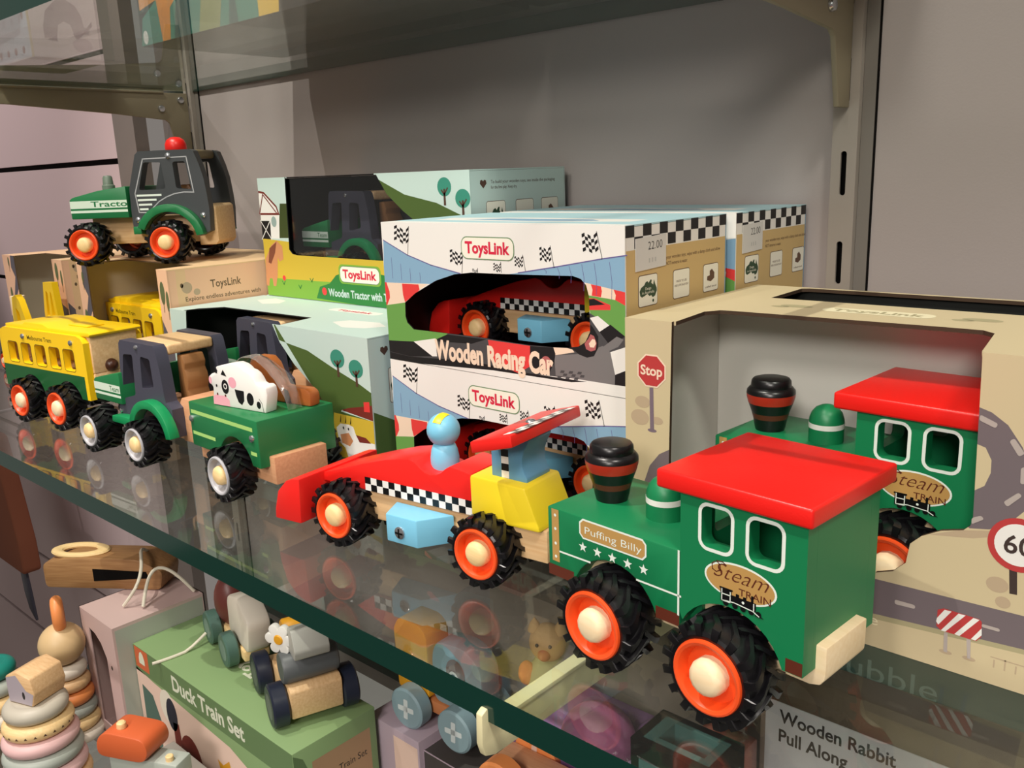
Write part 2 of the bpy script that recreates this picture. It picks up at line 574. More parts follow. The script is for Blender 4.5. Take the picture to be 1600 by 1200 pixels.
# outlines of the printed artwork, millimetres on each carton face
ART = {"race": {"blue": [[1.2,67.5],[20.7,59.9],[39.1,55.2],[61.3,51.7],[84.5,51.3],[101.4,54.0],[124.1,57.7],[151.8,62.6],[165.3,64.6],[165.6,48.2],[158.0,49.2],[142.3,51.4],[115.2,51.7],[38.2,45.0],[-0.7,43.8]],"curbL": [[-0.7,43.8],[35.7,44.8],[25.2,39.3],[16.2,33.1],[-1.5,30.6]],"redL1": [[-1.1,43.8],[1.3,44.0],[3.5,38.8],[3.5,35.3],[0.6,30.8],[-2.2,30.6]],"redL2": [[14.6,43.9],[28.2,44.2],[28.9,41.2],[16.2,33.7],[14.9,37.8]],"curbR": [[142.3,51.4],[158.0,49.2],[165.6,48.2],[165.5,41.9],[158.8,44.6],[144.0,45.7]],"redR1": [[145.4,50.9],[151.1,50.2],[151.6,48.0],[151.0,45.3],[145.8,45.7],[146.3,48.4]],"redR2": [[158.0,49.2],[165.6,48.2],[165.5,41.9],[158.8,44.2],[159.2,46.7]],"greenL": [[-1.9,30.6],[16.2,33.5],[24.3,29.7],[48.9,19.4],[48.8,18.3],[40.6,15.2],[20.0,11.6],[-0.9,10.2]],"greenR": [[143.1,45.8],[158.8,44.6],[165.5,41.9],[165.4,27.9],[144.7,37.5]],"road": [[-1.6,10.4],[20.0,11.6],[40.6,15.2],[48.9,19.8],[104.0,21.9],[144.7,37.5],[165.4,27.9],[165.2,6.0],[151.3,6.0],[81.8,3.3],[-1.5,-1.8]],"bk1": [[-1.6,10.4],[21.3,12.0],[36.0,5.2],[17.9,3.1],[-1.6,4.2]],"wh1": [[21.3,12.0],[39.4,15.5],[39.8,5.6],[36.0,5.2]],"bk2": [[40.0,15.1],[48.8,18.6],[77.7,18.7],[66.8,15.3],[41.7,14.0]],"dk1": [[-1.6,4.0],[17.9,3.0],[66.2,6.0],[103.2,4.4],[142.2,4.8],[132.9,3.4],[81.7,2.9],[-2.2,-1.6]],"red": [[78.8,18.6],[107.4,18.4],[107.0,8.0],[99.0,3.6],[80.9,7.3]],"wheel": [[107.4,18.3],[122.3,19.1],[123.5,16.1],[122.5,11.4],[119.4,6.4],[114.4,5.0],[109.5,6.7],[107.1,11.2]],"wh2": [[122.3,19.2],[133.3,19.9],[135.1,18.2],[122.7,15.3]],"grey": [[122.7,15.3],[137.9,17.7],[151.6,22.9],[155.9,20.5],[158.4,14.9],[158.3,5.4],[123.3,5.4]],"chk1": [[144.5,35.3],[149.1,36.6],[155.6,32.7],[149.9,29.3]],"chk2": [[149.9,29.3],[156.1,33.2],[164.1,28.5],[155.9,23.4]],"chk3": [[155.9,20.5],[165.2,24.0],[165.1,13.2],[158.4,10.2]],"chk4": [[158.4,10.2],[165.1,13.2],[165.1,5.6],[158.2,5.4]],"pale": [[148.9,20.4],[159.5,28.0],[163.3,27.0],[160.3,23.4],[151.5,19.2]],"spl": [[144.0,44.3],[147.5,44.5],[156.2,42.1],[156.2,39.8],[143.8,38.9]],"splk": [[144.1,43.9],[147.1,44.3],[153.2,42.1],[144.3,40.9]],"hole": [[16.2,33.5],[25.2,39.3],[42.0,47.0],[56.6,51.1],[69.3,52.6],[91.0,52.9],[135.1,54.1],[139.7,53.0],[142.7,50.3],[144.2,45.4],[144.5,36.0],[144.5,28.8],[141.7,23.7],[137.5,21.1],[130.5,19.8],[122.3,19.2],[106.9,18.6],[93.4,18.8],[73.8,19.3],[48.8,19.1],[22.0,18.9],[17.1,22.2],[15.8,25.6]],"wheel2": [[144.8,32.4],[146.8,30.4],[149.2,27.0],[149.1,21.9],[146.6,17.6],[142.5,16.4],[137.9,17.4],[134.7,19.3],[130.5,19.8],[137.5,21.1],[141.7,23.7],[144.5,28.8]],"w2ring": [[144.7,27.7],[146.7,27.1],[148.2,24.0],[147.5,20.6],[144.8,19.6],[142.1,20.4],[141.2,22.9],[143.6,25.7]],"w2hub": [[145.8,25.6],[147.2,25.4],[147.8,23.6],[146.6,21.6],[144.4,21.6],[143.7,23.2]],"flags": [[[11.2,74.5],[23.2,74.7],[22.5,67.1],[10.4,66.8],[21.0,60.2]],[[54.2,62.9],[63.8,63.2],[63.1,57.0],[54.0,56.6],[62.4,51.8]],[[70.0,54.3],[73.8,54.4],[73.7,52.9],[69.9,52.7],[73.7,52.5]],[[84.9,57.5],[90.0,58.1],[89.6,54.2],[84.9,54.0],[90.2,53.7]],[[99.2,61.3],[104.6,62.1],[104.6,57.3],[99.3,56.8],[106.1,55.0]],[[115.3,66.1],[122.0,67.0],[122.5,60.9],[115.5,59.9],[123.9,57.9]],[[140.6,72.8],[149.1,74.0],[150.1,66.5],[141.3,64.8],[152.0,62.7]]],"logo": [[63.5,70.9],[99.3,70.7],[98.8,59.6],[62.7,59.4]],"title": [[38.5,4.6],[122.2,6.1],[39.3,14.6],[122.1,14.1]]},"tractop": {"hole": [[38.5,96.3],[35.6,37.8],[39.4,34.5],[46.2,33.7],[214.3,33.2],[209.2,45.0],[191.7,57.2],[173.5,67.6],[157.5,79.1],[145.1,95.6]],"hill": [[141.8,97.0],[149.1,89.1],[175.9,78.5],[206.6,72.9],[229.5,64.9],[242.1,59.0],[240.4,31.9],[149.2,27.8],[145.2,54.4]],"hillL": [[28.5,73.2],[23.0,46.5],[52.5,47.1],[56.7,73.1]],"yellow": [[-2.6,45.9],[150.3,37.7],[249.0,35.4],[247.8,16.1],[147.9,15.6],[-4.7,14.2]],"green": [[-4.7,14.2],[147.9,15.6],[247.8,16.1],[246.4,-8.7],[145.7,-4.2],[-2.7,-0.9]],"blob": [[66.4,1.6],[71.8,10.8],[84.4,13.9],[93.2,20.6],[109.0,24.2],[141.8,23.9],[162.3,21.8],[213.1,18.1],[235.4,-1.3],[146.1,-0.9]],"logo": [[98.8,28.0],[144.1,25.8],[142.3,15.7],[98.1,17.0]],"title": [[83.3,6.1],[153.7,4.6]],"barnR": [[-1.1,83.4],[7.8,82.3],[23.8,71.3],[27.0,64.4],[-2.9,64.3]],"barnW": [[-1.9,64.3],[26.1,64.4],[23.8,46.0],[-2.6,45.9]],"door": [[0.0,59.7],[12.8,59.8],[12.0,45.2],[-0.8,45.5]],"horse": [[[0.9,29.0],[11.2,40.6],[19.1,44.4],[26.4,40.0],[26.4,30.0],[20.7,27.8],[18.6,31.2],[16.1,16.8],[12.7,7.9],[9.0,7.7],[8.3,13.9],[4.6,13.7],[2.5,7.3],[-1.1,8.1]],[[8.0,38.0],[18.9,43.4],[15.6,34.7],[8.6,25.7],[5.0,26.6]]],"trees": [[[214.6,82.9],[214.1,76.9],[221.0,82.8],[213.8,72.5]],[[230.9,75.5],[230.4,69.6],[237.6,75.5],[230.1,65.3]]],"corners": [[-0.2,93.3],[237.7,92.5]]},"traclow": {"hole": [[26.4,96.4],[14.4,31.8],[105.2,16.3],[179.8,15.7],[196.0,35.4],[178.2,51.6],[159.2,63.9],[144.8,77.1],[135.0,93.3]],"hill": [[138.4,91.4],[144.3,78.4],[174.9,74.8],[200.3,66.7],[224.6,59.9],[247.3,51.4],[246.0,39.5],[206.5,41.2],[196.8,31.4],[189.8,38.6]],"green2": [[171.5,52.8],[197.9,39.9],[245.8,37.5],[243.4,15.3],[177.8,2.4]],"yellow": [[197.6,37.8],[243.0,38.2],[243.1,13.2],[192.3,8.6]],"roof": [[205.2,40.6],[213.1,43.0],[245.4,49.9],[244.1,37.6]],"chim": [[228.1,48.9],[233.6,49.7],[233.5,43.4],[228.0,42.9]],"barn": [[245.5,51.1],[255.9,51.9],[254.1,29.2],[243.7,34.4]],"cow": [[[199.0,28.4],[203.3,31.6],[211.7,32.2],[216.0,31.3],[218.0,26.7],[229.4,23.9],[238.4,23.9],[241.9,18.2],[208.9,10.2],[206.5,16.4],[200.4,19.5]],[[202.4,24.4],[211.0,26.8],[214.9,22.1],[211.2,18.1],[203.6,19.2]],[[218.0,26.7],[227.8,26.4],[232.4,23.6],[221.2,22.4]]],"trees": [[[205.7,73.0],[204.9,67.3],[212.7,73.8],[204.3,62.8]],[[223.2,68.7],[222.5,63.1],[230.0,69.5],[222.6,58.8]]]},"traclowtop": {"hole": [[16.0,4.0],[28.9,25.1],[135.8,28.0],[143.6,-2.3]],"cloud": [[[166.8,22.2],[169.9,35.4],[200.1,41.3],[214.6,30.7],[196.5,14.9]],[[17.1,64.0],[22.9,75.0],[43.7,70.1],[52.6,59.6],[41.3,49.9]]]},"trainbox": {"hole": [[23.6,123.1],[22.4,56.3],[22.7,2.4],[70.2,-0.7],[106.4,11.3],[112.0,30.1],[118.1,32.4],[122.4,37.0],[123.4,44.7],[127.1,48.6],[133.3,52.2],[140.4,54.2],[142.5,56.4],[143.1,59.4],[141.5,118.1],[141.0,127.6]],"stop": [[13.6,94.8],[20.9,95.7],[13.6,87.5]],"pole": [[12.6,87.3],[14.5,87.6],[14.9,68.8],[12.9,68.5]],"rocks": [[[9.0,80.5],[12.9,79.4],[9.0,77.9]],[[7.6,73.4],[12.3,74.1],[7.6,69.9]],[[16.5,73.1],[19.4,73.6],[16.5,71.4]],[[13.9,68.3],[16.2,68.7],[13.9,67.5]]],"ringL": [[23.3,61.6],[17.5,58.2],[12.6,52.0],[9.9,44.3],[9.5,32.7],[23.5,33.0]],"ringO": [[142.0,98.3],[145.9,97.1],[151.0,93.6],[155.8,86.9],[159.1,78.8],[159.7,72.3],[158.1,65.3],[153.8,59.7],[148.3,56.5],[142.3,55.4]],"ringI": [[142.6,85.5],[145.0,84.8],[147.1,80.8],[147.2,76.3],[145.7,71.5],[142.7,69.2]],"dashes": [[[142.5,95.9],[148.1,93.6],[147.5,91.9],[142.3,93.9]],[[151.8,88.3],[153.2,89.6],[156.7,84.9],[155.0,83.6]],[[155.9,79.9],[157.3,80.6],[157.8,74.8],[156.2,74.4]],[[151.8,67.2],[156.0,71.5],[157.1,70.4],[153.1,65.7]],[[142.7,59.3],[145.5,60.9],[146.6,59.8],[142.8,57.0]]],"road": [[109.1,27.5],[163.2,28.7],[164.4,15.1],[110.0,11.4]],"roadg": [[109.9,13.3],[164.2,16.7],[164.4,14.9],[110.0,11.2]],"rdash": [[[119.5,21.6],[126.7,21.6],[126.8,20.1],[119.6,19.8]],[[148.9,21.7],[154.5,21.7],[154.6,20.5],[148.9,20.5]]],"bar": [[134.4,22.3],[136.4,23.5],[147.9,23.1],[148.8,22.4],[149.1,16.6],[147.6,14.6],[136.0,14.8],[134.4,16.0]],"bars": [[[136.7,23.1],[139.0,23.1],[135.0,16.7],[134.2,17.8],[134.4,19.1]],[[141.3,23.1],[143.6,23.1],[137.5,14.8],[136.0,14.8]],[[146.1,23.0],[148.1,22.9],[142.2,14.7],[140.5,14.9]],[[149.0,20.0],[149.2,17.4],[147.4,14.8],[145.9,14.8]]],"legs": [[[137.1,14.4],[138.3,14.6],[138.7,6.9],[137.4,7.0]],[[144.5,14.5],[145.9,14.5],[146.3,7.2],[145.3,7.1]]],"s60": [[157.6,53.2],[166.2,52.6],[158.5,42.9]],"pole60": [[155.4,45.2],[157.8,45.0],[158.6,35.6],[156.3,35.4]],"rocks60": [[[152.4,37.5],[155.9,37.2],[152.6,34.7]],[[154.6,31.6],[157.0,31.6],[154.8,29.5]]],"shadow": [[129.2,49.7],[139.4,54.0],[148.3,56.0],[156.6,60.9],[154.2,55.7],[143.6,52.0]],"ticks": [[153.5,9.6],[161.3,10.1]]},"trainboxtop": {"h1": [[24.4,-1.2],[21.2,35.5],[131.7,41.1],[141.7,-0.3]],"h2": [[27.7,81.1],[26.6,118.7],[123.8,130.8],[135.5,79.5]],"text": [[65.0,59.4],[106.9,63.5]],"leaf": [[[41.6,59.1],[49.3,65.3],[56.7,67.2],[53.1,56.9]],[[117.2,58.7],[123.0,65.4],[132.4,63.9],[127.1,54.3]]]}}
# ------------------------------------------------------------------ materials
WALL = paint('wall_paint', (172, 162, 160), .75, .25, bump=.15, scale=900)
SLAT = paint('slatwall_paint', (216, 196, 197), .7, .25)
METAL = paint('shelf_metal_paint', (140, 130, 108), .5, .4)
CREAM_METAL = paint('cream_metal_paint', (222, 214, 170), .45, .4)
DARKGAP = paint('dark_gap', (12, 10, 9), .8, .1)
GREYPOST = paint('grey_post', (128, 120, 114), .6, .3)
GLASS = sheet_glass('shelf_glass', (0.92, 0.95, 0.925), haze=0.012)  # dust film, also painting in the grey haze of the reflected wall
GLASS_EDGE = paint('glass_edge_green', (14, 52, 44), .12, .6)
FILM = sheet_glass('clear_film', (0.86, 0.86, 0.88), .06)
BAG = sheet_glass('bag_film', (0.84, 0.82, 0.82), .12, haze=.20)
STEEL = paint('screw_steel', (200, 202, 206), .22, .5, .9)

RED = paint('red_paint', (232, 34, 28), .36)
ROOF_RED = paint('roof_red_paint', (236, 30, 24), .34, .5, bump=.12, scale=1500)
GREEN = paint('train_green_paint', (17, 122, 74), .42)
BROWN = paint('brown_paint', (92, 40, 24), .45)
BLACK = paint('black_paint', (16, 15, 17), .3)
RUBBER = paint('tyre_rubber', (15, 14, 17), .3, .5)
ORANGE = paint('rim_orange', (240, 82, 30), .38)
GREYRIM = paint('rim_grey', (178, 178, 182), .38)
PEG = wood('pale_peg_wood', (244, 214, 158), (236, 200, 140))
PEG2 = wood('cream_peg_wood', (248, 226, 188), (242, 216, 172))
WOOD = wood('beech_wood', (232, 196, 148), (218, 176, 126))
WOODP = wood('pinkish_beech_wood', (214, 162, 122), (200, 146, 106))
GOLD = paint('gold_print', (186, 146, 84), .42)
WHITE = paint('white_paint', (236, 234, 228), .42)
PRINTW = paint('white_print', (228, 238, 228), .45)
SKYB = paint('sky_blue_paint', (124, 196, 226), .4)
SLATEB = paint('slate_blue_paint', (96, 150, 184), .4)
YELLOW = paint('yellow_paint', (242, 214, 40), .38)
CHARC = paint('charcoal_paint', (68, 68, 82), .42)
CHARC2 = paint('charcoal_green_paint', (64, 67, 70), .42)
TGREEN = paint('tractor_green_paint', (28, 116, 66), .38)
TGREEN2 = paint('fender_green_paint', (20, 140, 82), .38)
LIME = paint('pale_lime_print', (168, 214, 120), .45)
PALEG = paint('pale_green_print', (214, 230, 212), .45)
TRAMY = paint('tram_yellow_paint', (250, 206, 22), .38)
TRAMG = paint('tram_green_paint', (28, 92, 46), .4)
OLIVE = paint('olive_print', (110, 92, 10), .5)


# ------------------------------------------------------------------ the setting
def struct(name, mb, bevel=0):
    o = mb.build(name, bevel=bevel)
    o['kind'] = 'structure'
    return o


m = MB()
m.box(-914, 900, 503, 512, -330, 620, WALL)
struct('wall_back', m)
m = MB()
for z0 in (-774, -610, -446, -282, -118, 46, 210, 374, 538):
    m.box(-2700, -1093, 502, 512, z0 + 3.5, z0 + 164 - 3.5, SLAT)
m.box(-2700, -1093, 509, 514, -774, 700, DARKGAP)
struct('wall_left', m)
m = MB()
m.box(-1092, -1040, 500, 516, -774, 700, GREYPOST)
struct('trim_1', m)
m = MB()
m.box(-1090, -880, 940, 944, -774, 700, DARKGAP)  # near-black sheet stands in for the shade deep in the wall gap
m.box(-985, -914.2, 508, 519, -774, 700, paint('grey_post_dark', (104, 98, 94), .6, .3))
struct('trim_2', m)


m = MB()
m.box(-2700, 900, -2600, 512, -1010, -1000, paint('shop_floor', (120, 108, 98), .6))
struct('floor', m)


def upright(label, x0):
    """slotted steel rail; x0 is the slot line"""
    t = thing('shelf_upright', label, 'shelf rail', (x0, 503, -330))
    b = MB()
    zs = [700 - 49.3 * k for k in range(22)]
    holes = [rrect(-1.7, 330 + 184.2 + 49.3 * k - 24, 1.7, 330 + 184.2 + 49.3 * k, 1.6) for k in range(-9, 9) if 184.2 + 49.3 * k < 560]
    b.panel(Fy(0, -6, 0), rect(-7, 0, 7, 920), METAL_L, holes=holes, th=1.4)
    b.box(-7, -5.8, -4.6, -.1, 0, 920, METAL_L)
    b.box(5.8, 7, -4.6, -.1, 0, 920, METAL_L)
    b.build('slotted_face', t)
    b = MB()
    b.box(-5.8, 5.8, -1, -.1, 0, 920, DARKGAP)
    b.build('back_channel', t)
    b = MB()
    b.box(7.2, 14, -1.6, -.1, 0, 920, METAL_D)
    b.box(14, 15, -1.0, -.1, 0, 920, DARKGAP)
    b.build('joint_strip', t)
    return t


METAL_L = paint('rail_metal', (160, 151, 143), .5, .4)
METAL_D = paint('joint_metal', (124, 118, 112), .5, .4)
upright('slotted steel wall rail on the right, behind the beige train box', -201.8)
upright('slotted steel wall rail on the left, behind the red-topped tractor', -905)


def bracket(label, x, zb, y0=199, mat=None):
    """cantilever plate carrying a glass shelf whose underside is at zb"""
    mat = mat or METAL
    t = thing('shelf_bracket', label, 'shelf bracket', (x, 0, zb))
    b = MB()
    prof = [(y0 - .5, -1.0), (y0 - .5, 4.5), (y0 - 2.2, 5.5), (y0 - 5, 4), (y0 - 5.5, -8), (y0 - 4, -13), (y0 + 1, -15), (318, -16.5), (418, -23), (470, -28), (474, -31), (482, -66), (496, -66), (496, -1.0)]
    b.prism(prof, -1.6, 1.6, 'x', mat)
    b.build('bracket_plate', t, bevel=.5)
    b = MB()
    b.box(-3.2, 3.2, y0 + 2, 470, -1.9, -.1, mat)
    b.build('bracket_flange', t, bevel=.3)
    for yy, zz in ((466, -17), (488, -8)):
        b = MB()
        b.lathe([(0, -4.2), (3, -4), (3.6, -3), (3.6, -1.6)][::-1], (0, yy, zz), 'x', STEEL, 14)
        # heads face the shopper's side of the plate
        for i, v in enumerate(b.v):
            b.v[i] = (-v[0], v[1], v[2])
        b.build('bolt', t)
    return t


bracket('cream steel bracket tip hooked under the front edge of the lower glass', -201.3, -12, 200, CREAM_METAL)
bracket('grey steel bracket under the upper glass on the right-hand rail', -201.3, 273)
bracket('dark grey steel bracket under the upper glass on the left rail, above the tractor', -905, 273)


def glass_shelf(label, x0, x1, y0, y1, z0, z1):
    b = MB()
    b.box(x0, x1, y0, y1, z0, z1, GLASS)
    fr = b.mi(GLASS_EDGE)
    for i in (2, 3, 4, 5):
        b.m[i] = fr
    o = b.build('glass_shelf')
    return tag(o, label, 'glass shelf')


glass_shelf('thick glass shelf with dark green edge carrying the wooden vehicles and boxes', -1180, 560, 198, 499, -11.8, 0)
glass_shelf('upper glass shelf overhead seen from below', -960, 560, 204, 500, 273.2, 285)
glass_shelf('lowest glass shelf under the duck train set and stacking toys', -890, 560, 130, 499, -312, -300)
# ------------------------------------------------------------------ wheels
def tyre_mb(R, W):
    """chunky tractor tyre about the y axis, outer face at y=0"""
    b = MB()
    r = R
    prof = [(.64 * r, 1.4), (.70 * r, .5), (.78 * r, .15), (.84 * r, .8), (.875 * r, 2.6), (.89 * r, W * .5), (.875 * r, W - 2.6), (.84 * r, W - .8), (.78 * r, W - .15), (.70 * r, W - .5), (.64 * r, W - 1.4)]
    b.lathe(prof, (0, 0, 0), 'y', RUBBER, 48, closed=True)
    N = 16
    for side in (0, 1):
        for i in range(N):
            a = 2 * PI * (i + .5 * side) / N
            # one bar: middle of the tread, bend, shoulder, sidewall (angle, y, half width, inner r, outer r)
            st = [(a + .36, W * .56, .05, .84, .98), (a + .30, W * .47, .07, .84, .985), (a + .08, W * .24, .082, .84, 1.0), (a, 1.7, .096, .80, 1.0), (a - .01, .45, .096, .76, .985), (a - .015, .1, .085, .76, .915)]
            vs, fs = [], []
            for (an, y, hw, lo, hi) in st:
                if side:
                    y = W - y
                for da, rr in ((-hw, lo), (hw, lo), (hw * .82, hi), (-hw * .82, hi)):
                    vs.append((rr * r * math.cos(an + da), y, rr * r * math.sin(an + da)))
            for k in range(len(st) - 1):
                for q in range(4):
                    q2 = (q + 1) % 4
                    fs.append((4 * k + q, 4 * k + q2, 4 * k + 4 + q2, 4 * k + 4 + q))
            fs += [(0, 1, 2, 3), tuple(4 * len(st) - 4 + q for q in range(4))]
            b.add(vs, fs, RUBBER)
    return b


def rim_mb(R, mat):
    r = R
    b = MB()
    prof = [(.60 * r, 3.5), (.70 * r, 2.0), (.705 * r, .2), (.69 * r, -.5), (.655 * r, -.7), (.60 * r, -.3), (.565 * r, .8), (.53 * r, 3.2), (.47 * r, 6.0), (.40 * r, 7.0), (0, 7.0)]
    b.lathe(prof, (0, 0, 0), 'y', mat, 40)
    return b


def cap_mb(R, mat, n=20, out=1.6):
    r = R
    b = MB()
    b.lathe([(0, -out), (.22 * r, -out), (.31 * r, -out + .9), (.35 * r, -out + 2.4), (.355 * r, 7.4)], (0, 0, 0), 'y', mat, n)
    return b


def wheels(t, R, W, us, v_near, v_far, rim, peg, far=True, n=20, out=1.6):
    proto = None
    for u in us:
        for s in ((0, 1) if far else (0,)):
            if proto is None:
                w = tyre_mb(R, W).build('wheel', t, smooth=24)
                rim_mb(R, rim).build('rim', w)
                cap_mb(R, peg, n, out).build('axle_peg', w, smooth=25 if n < 12 else 40)
                proto = w
            else:
                w = proto.copy()
                COL.objects.link(w)
                w.parent = t
                for g in list(proto.children):
                    d = g.copy()
                    COL.objects.link(d)
                    d.parent = w
            w.location = (u * MM, (v_far if s else v_near) * MM, R * MM)
            w.rotation_euler = (0, 0.31 * u, PI if s else 0)
    return proto


def arch(u, R, base_w, flip=False, n=14):
    """points of a wheel arch going right to left (or left to right) above base_w"""
    c = R[1]
    r = R[0]
    h = base_w - c
    a = math.asin(max(-1, min(1, h / r)))
    pts = [(u + r * math.cos(a + (PI - 2 * a) * i / n), c + r * math.sin(a + (PI - 2 * a) * i / n)) for i in range(n + 1)]
    return pts[::-1] if flip else pts


# ------------------------------------------------------------------ steam train
def make_train(label, loc, yaw):
    t = thing('steam_train', label, 'toy train', loc, yaw)
    R = 18.5
    A = (20.6, 18.5)
    F = Fy(0, 0, 0)
    # bonnet block with the front wheel arch
    b = MB()
    prof = [(-63.1, 24.4), *arch(-30, A, 24.4, True), (0, 24.4), (0, 53), (-63.1, 53)]
    b.prism(prof, 0, 47, 'y', GREEN)
    b.flats([rect(-63, 24.6, -49.6, 29.2), rect(-10.3, 24.6, -.1, 29.2)], F, BROWN, 1)
    b.flat(rect(-60.8, 30.9, -57.0, 52.6), F, GOLD, 2)
    for w in (33.0, 38.5, 44.6, 50.2):
        b.flat(ell(-58.9, w, .62, n=12), F, PRINTW, 3)
    for p0, p1 in (((-57, 35.6), (-41.2, 35.9)), ((-18.6, 36.2), (.3, 36.2))):
        b.flats(stroke([p0, p1], .75), F, PRINTW, 2)
    b.flats(stroke([(-.5, 29.2), (-.5, 52.7)], .8), F, PRINTW, 2)
    pl = [(-45.6, 46.6), (-44.2, 45.2), (-16.3, 45.2), (-15.0, 46.6), (-15.0, 50.6), (-16.3, 51.9), (-44.2, 51.9), (-45.6, 50.6)]
    b.flat(grow(pl, .7), F, PRINTW, 2)
    b.flat(pl, F, GOLD, 3)
    b.text('Puffing Billy', F, -43.4, 46.9, 2.9, PRINTW, 4, w=27.0, bold=-.006)
    for k in range(5):
        b.flat(star(-44.6 + 7.25 * k, 41.1, 2.15), F, PRINTW, 2)
    b.build('bonnet', t, bevel=.7)
    # cab side with two windows
    wins = [rrect(8.5, 57.6, 19.7, 71.9, 2.6), rrect(26.4, 57.6, 37.8, 71.9, 2.6)]
    cab = [(0.05, 24.4), (0.05, 30.5), *[p for p in arch(19.5, A, 24.4, True) if p[0] > .1], (46.3, 24.4), (46.3, 74.2), (0.05, 74.2)]
    for side in (0, 1):
        b = MB()
        fr = F if side == 0 else Fyb(0, 47, 0)
        b.panel(fr, cab, GREEN, holes=wins, th=6)
        outl = MB()
        for wp in wins:
            g = grow(wp, 1.25)
            n = len(g)
            w2 = ccw(wp)
            for i in range(n):
                b.flat([g[i], g[(i + 1) % n], w2[(i + 1) % n], w2[i]], fr, PRINTW, 1)
        if side == 0:
            b.flat(rect(40.4, 24.6, 46.2, 29.2), F, BROWN, 1)
            em = [(q[0], q[1]) for q in ell(23.4, 48.6, 13.4, 6.5, 40)]
            b.flat(em, F, PRINTW, 1)
            b.flat([(23.4 + (x - 23.4) * .945, 48.6 + (y - 48.6) * .90) for x, y in em], F, GOLD, 2)
            b.text('Steam', F, 13.6, 48.7, 5.2, BROWN, 3, w=20.4, bold=-.012, shear=.42)
            # swash of the capital
            b.flats(stroke([(14.0, 53.6), (12.9, 52.6), (13.2, 50.8), (14.6, 50.2), (16.2, 51.2), (16.0, 53.0), (14.6, 54.0), (17.0, 54.3), (18.4, 53.4)], .35), F, BROWN, 3)
            b.text('TRAIN', F, 23.2, 44.6, 2.5, BROWN, 3, w=11.6, bold=.004)
            # little locomotive silhouette
            for q in (rect(16.4, 40.6, 20.6, 45.2), rect(20.4, 40.9, 29.6, 43.8), rect(22.2, 43.6, 23.4, 44.8), rect(24.9, 43.6, 26.1, 44.6), rect(27.8, 43.6, 28.7, 46.0), rect(16.0, 45.0, 21.0, 45.6)):
                b.flat(q, F, BLACK, 4)
            for cx in (18.5, 22, 25, 28, 30.6):
                b.flat(ell(cx, 40.4, 1.05, n=14), F, BLACK, 5)
            b.flat([(29.4, 41), (32.6, 39.4), (29.4, 39.4)], F, BLACK, 4)
            for s0 in ([(17.0, 45.0), (17.0, 41.0), (20.2, 41.0), (20.2, 44.6)], [(17, 43.4), (20.2, 43.4)], [(17.0, 41), (21.6, 41.5), (28.6, 40.9), (30.8, 39.8)], [(28.9, 43.4), (28.9, 41)]):
                b.flats(stroke(s0, .36), F, PRINTW, 6)
            b.flat(ell(25, 42.6, .5, n=10), F, PRINTW, 6)
        b.build('cab_side', t)
    b = MB()
    b.box(40.6, 46.3, 6.05, 40.95, 24.4, 74.2, GREEN)
    b.build('cab_rear', t)
    b = MB()
    b.panel(Fx(.2, 0, 0), rect(6.05, 24.4, 40.95, 74.2), GREEN, holes=[rrect(13, 57, 34, 71, 2.5)], th=0.1)
    b.panel(Fx(5, 0, 0), rect(6.05, 24.4, 40.95, 74.2), GREEN, holes=[rrect(13, 57, 34, 71, 2.5)], th=4.7)
    b.build('cab_front', t)
    b = MB()
    b.box(-9.0, 48.4, -1.8, 54.5, 74.3, 81, ROOF_RED)
    b.build('roof', t, bevel=1.1, seg=3)
    b = MB()
    b.prism([(-56, 18.2), (44.5, 18.0), (48, 19.0), (49.6, 21.4), (49.8, 24), (49.8, 32.4), (46.4, 32.6), (40.4, 33), (-56, 33)], 8, 35, 'y', PEG2)
    b.build('chassis', t, bevel=.5)
    # chimney and dome
    c = (-49.3, 22.5, 53)
    b = MB()
    b.lathe([(6.3, 0), (6.8, 2), (7.4, 5.4)], c, 'z', BLACK)
    b.lathe([(7.4, 5.4), (8.1, 7.9)], c, 'z', BROWN)
    b.lathe([(8.1, 7.9), (8.9, 10.2), (9.7, 12.4)], c, 'z', BLACK)
    b.lathe([(9.7, 12.4), (10.4, 15), (10.55, 16.6)], c, 'z', paint('chimney_red', (176, 48, 30), .32))
    b.lathe([(10.55, 16.6), (10.4, 18), (9.4, 19.2), (8.6, 19.6), (8.7, 20.4), (8.5, 22.2), (7.8, 23.1), (6.8, 23.4), (0, 23.4)], c, 'z', BLACK)
    b.build('chimney', t)
    c = (-22.5, 21.5, 53)
    b = MB()
    b.lathe([(7.2, 0), (7.2, 6)], c, 'z', GREEN)
    b.lathe([(7.28, 6), (7.28, 8.2)], c, 'z', WHITE)
    b.lathe([(7.2, 8.2), (7.0, 10), (6.2, 12.4), (4.6, 14.4), (2.4, 15.5), (0, 15.9)], c, 'z', GREEN)
    b.build('steam_dome', t)
    wheels(t, R, 18, (-30, 19.5), -12, 59, ORANGE, PEG2, n=14, out=2.4)
    return t


train = make_train('green steam train with red roof standing out of its box, nearest the camera', (-147.7, 241.7, 0), -4.7)
train2 = dup(train, 'second green steam train with red roof, inside the open beige box', (-123.9, 330.0, 11.4), -3.6)


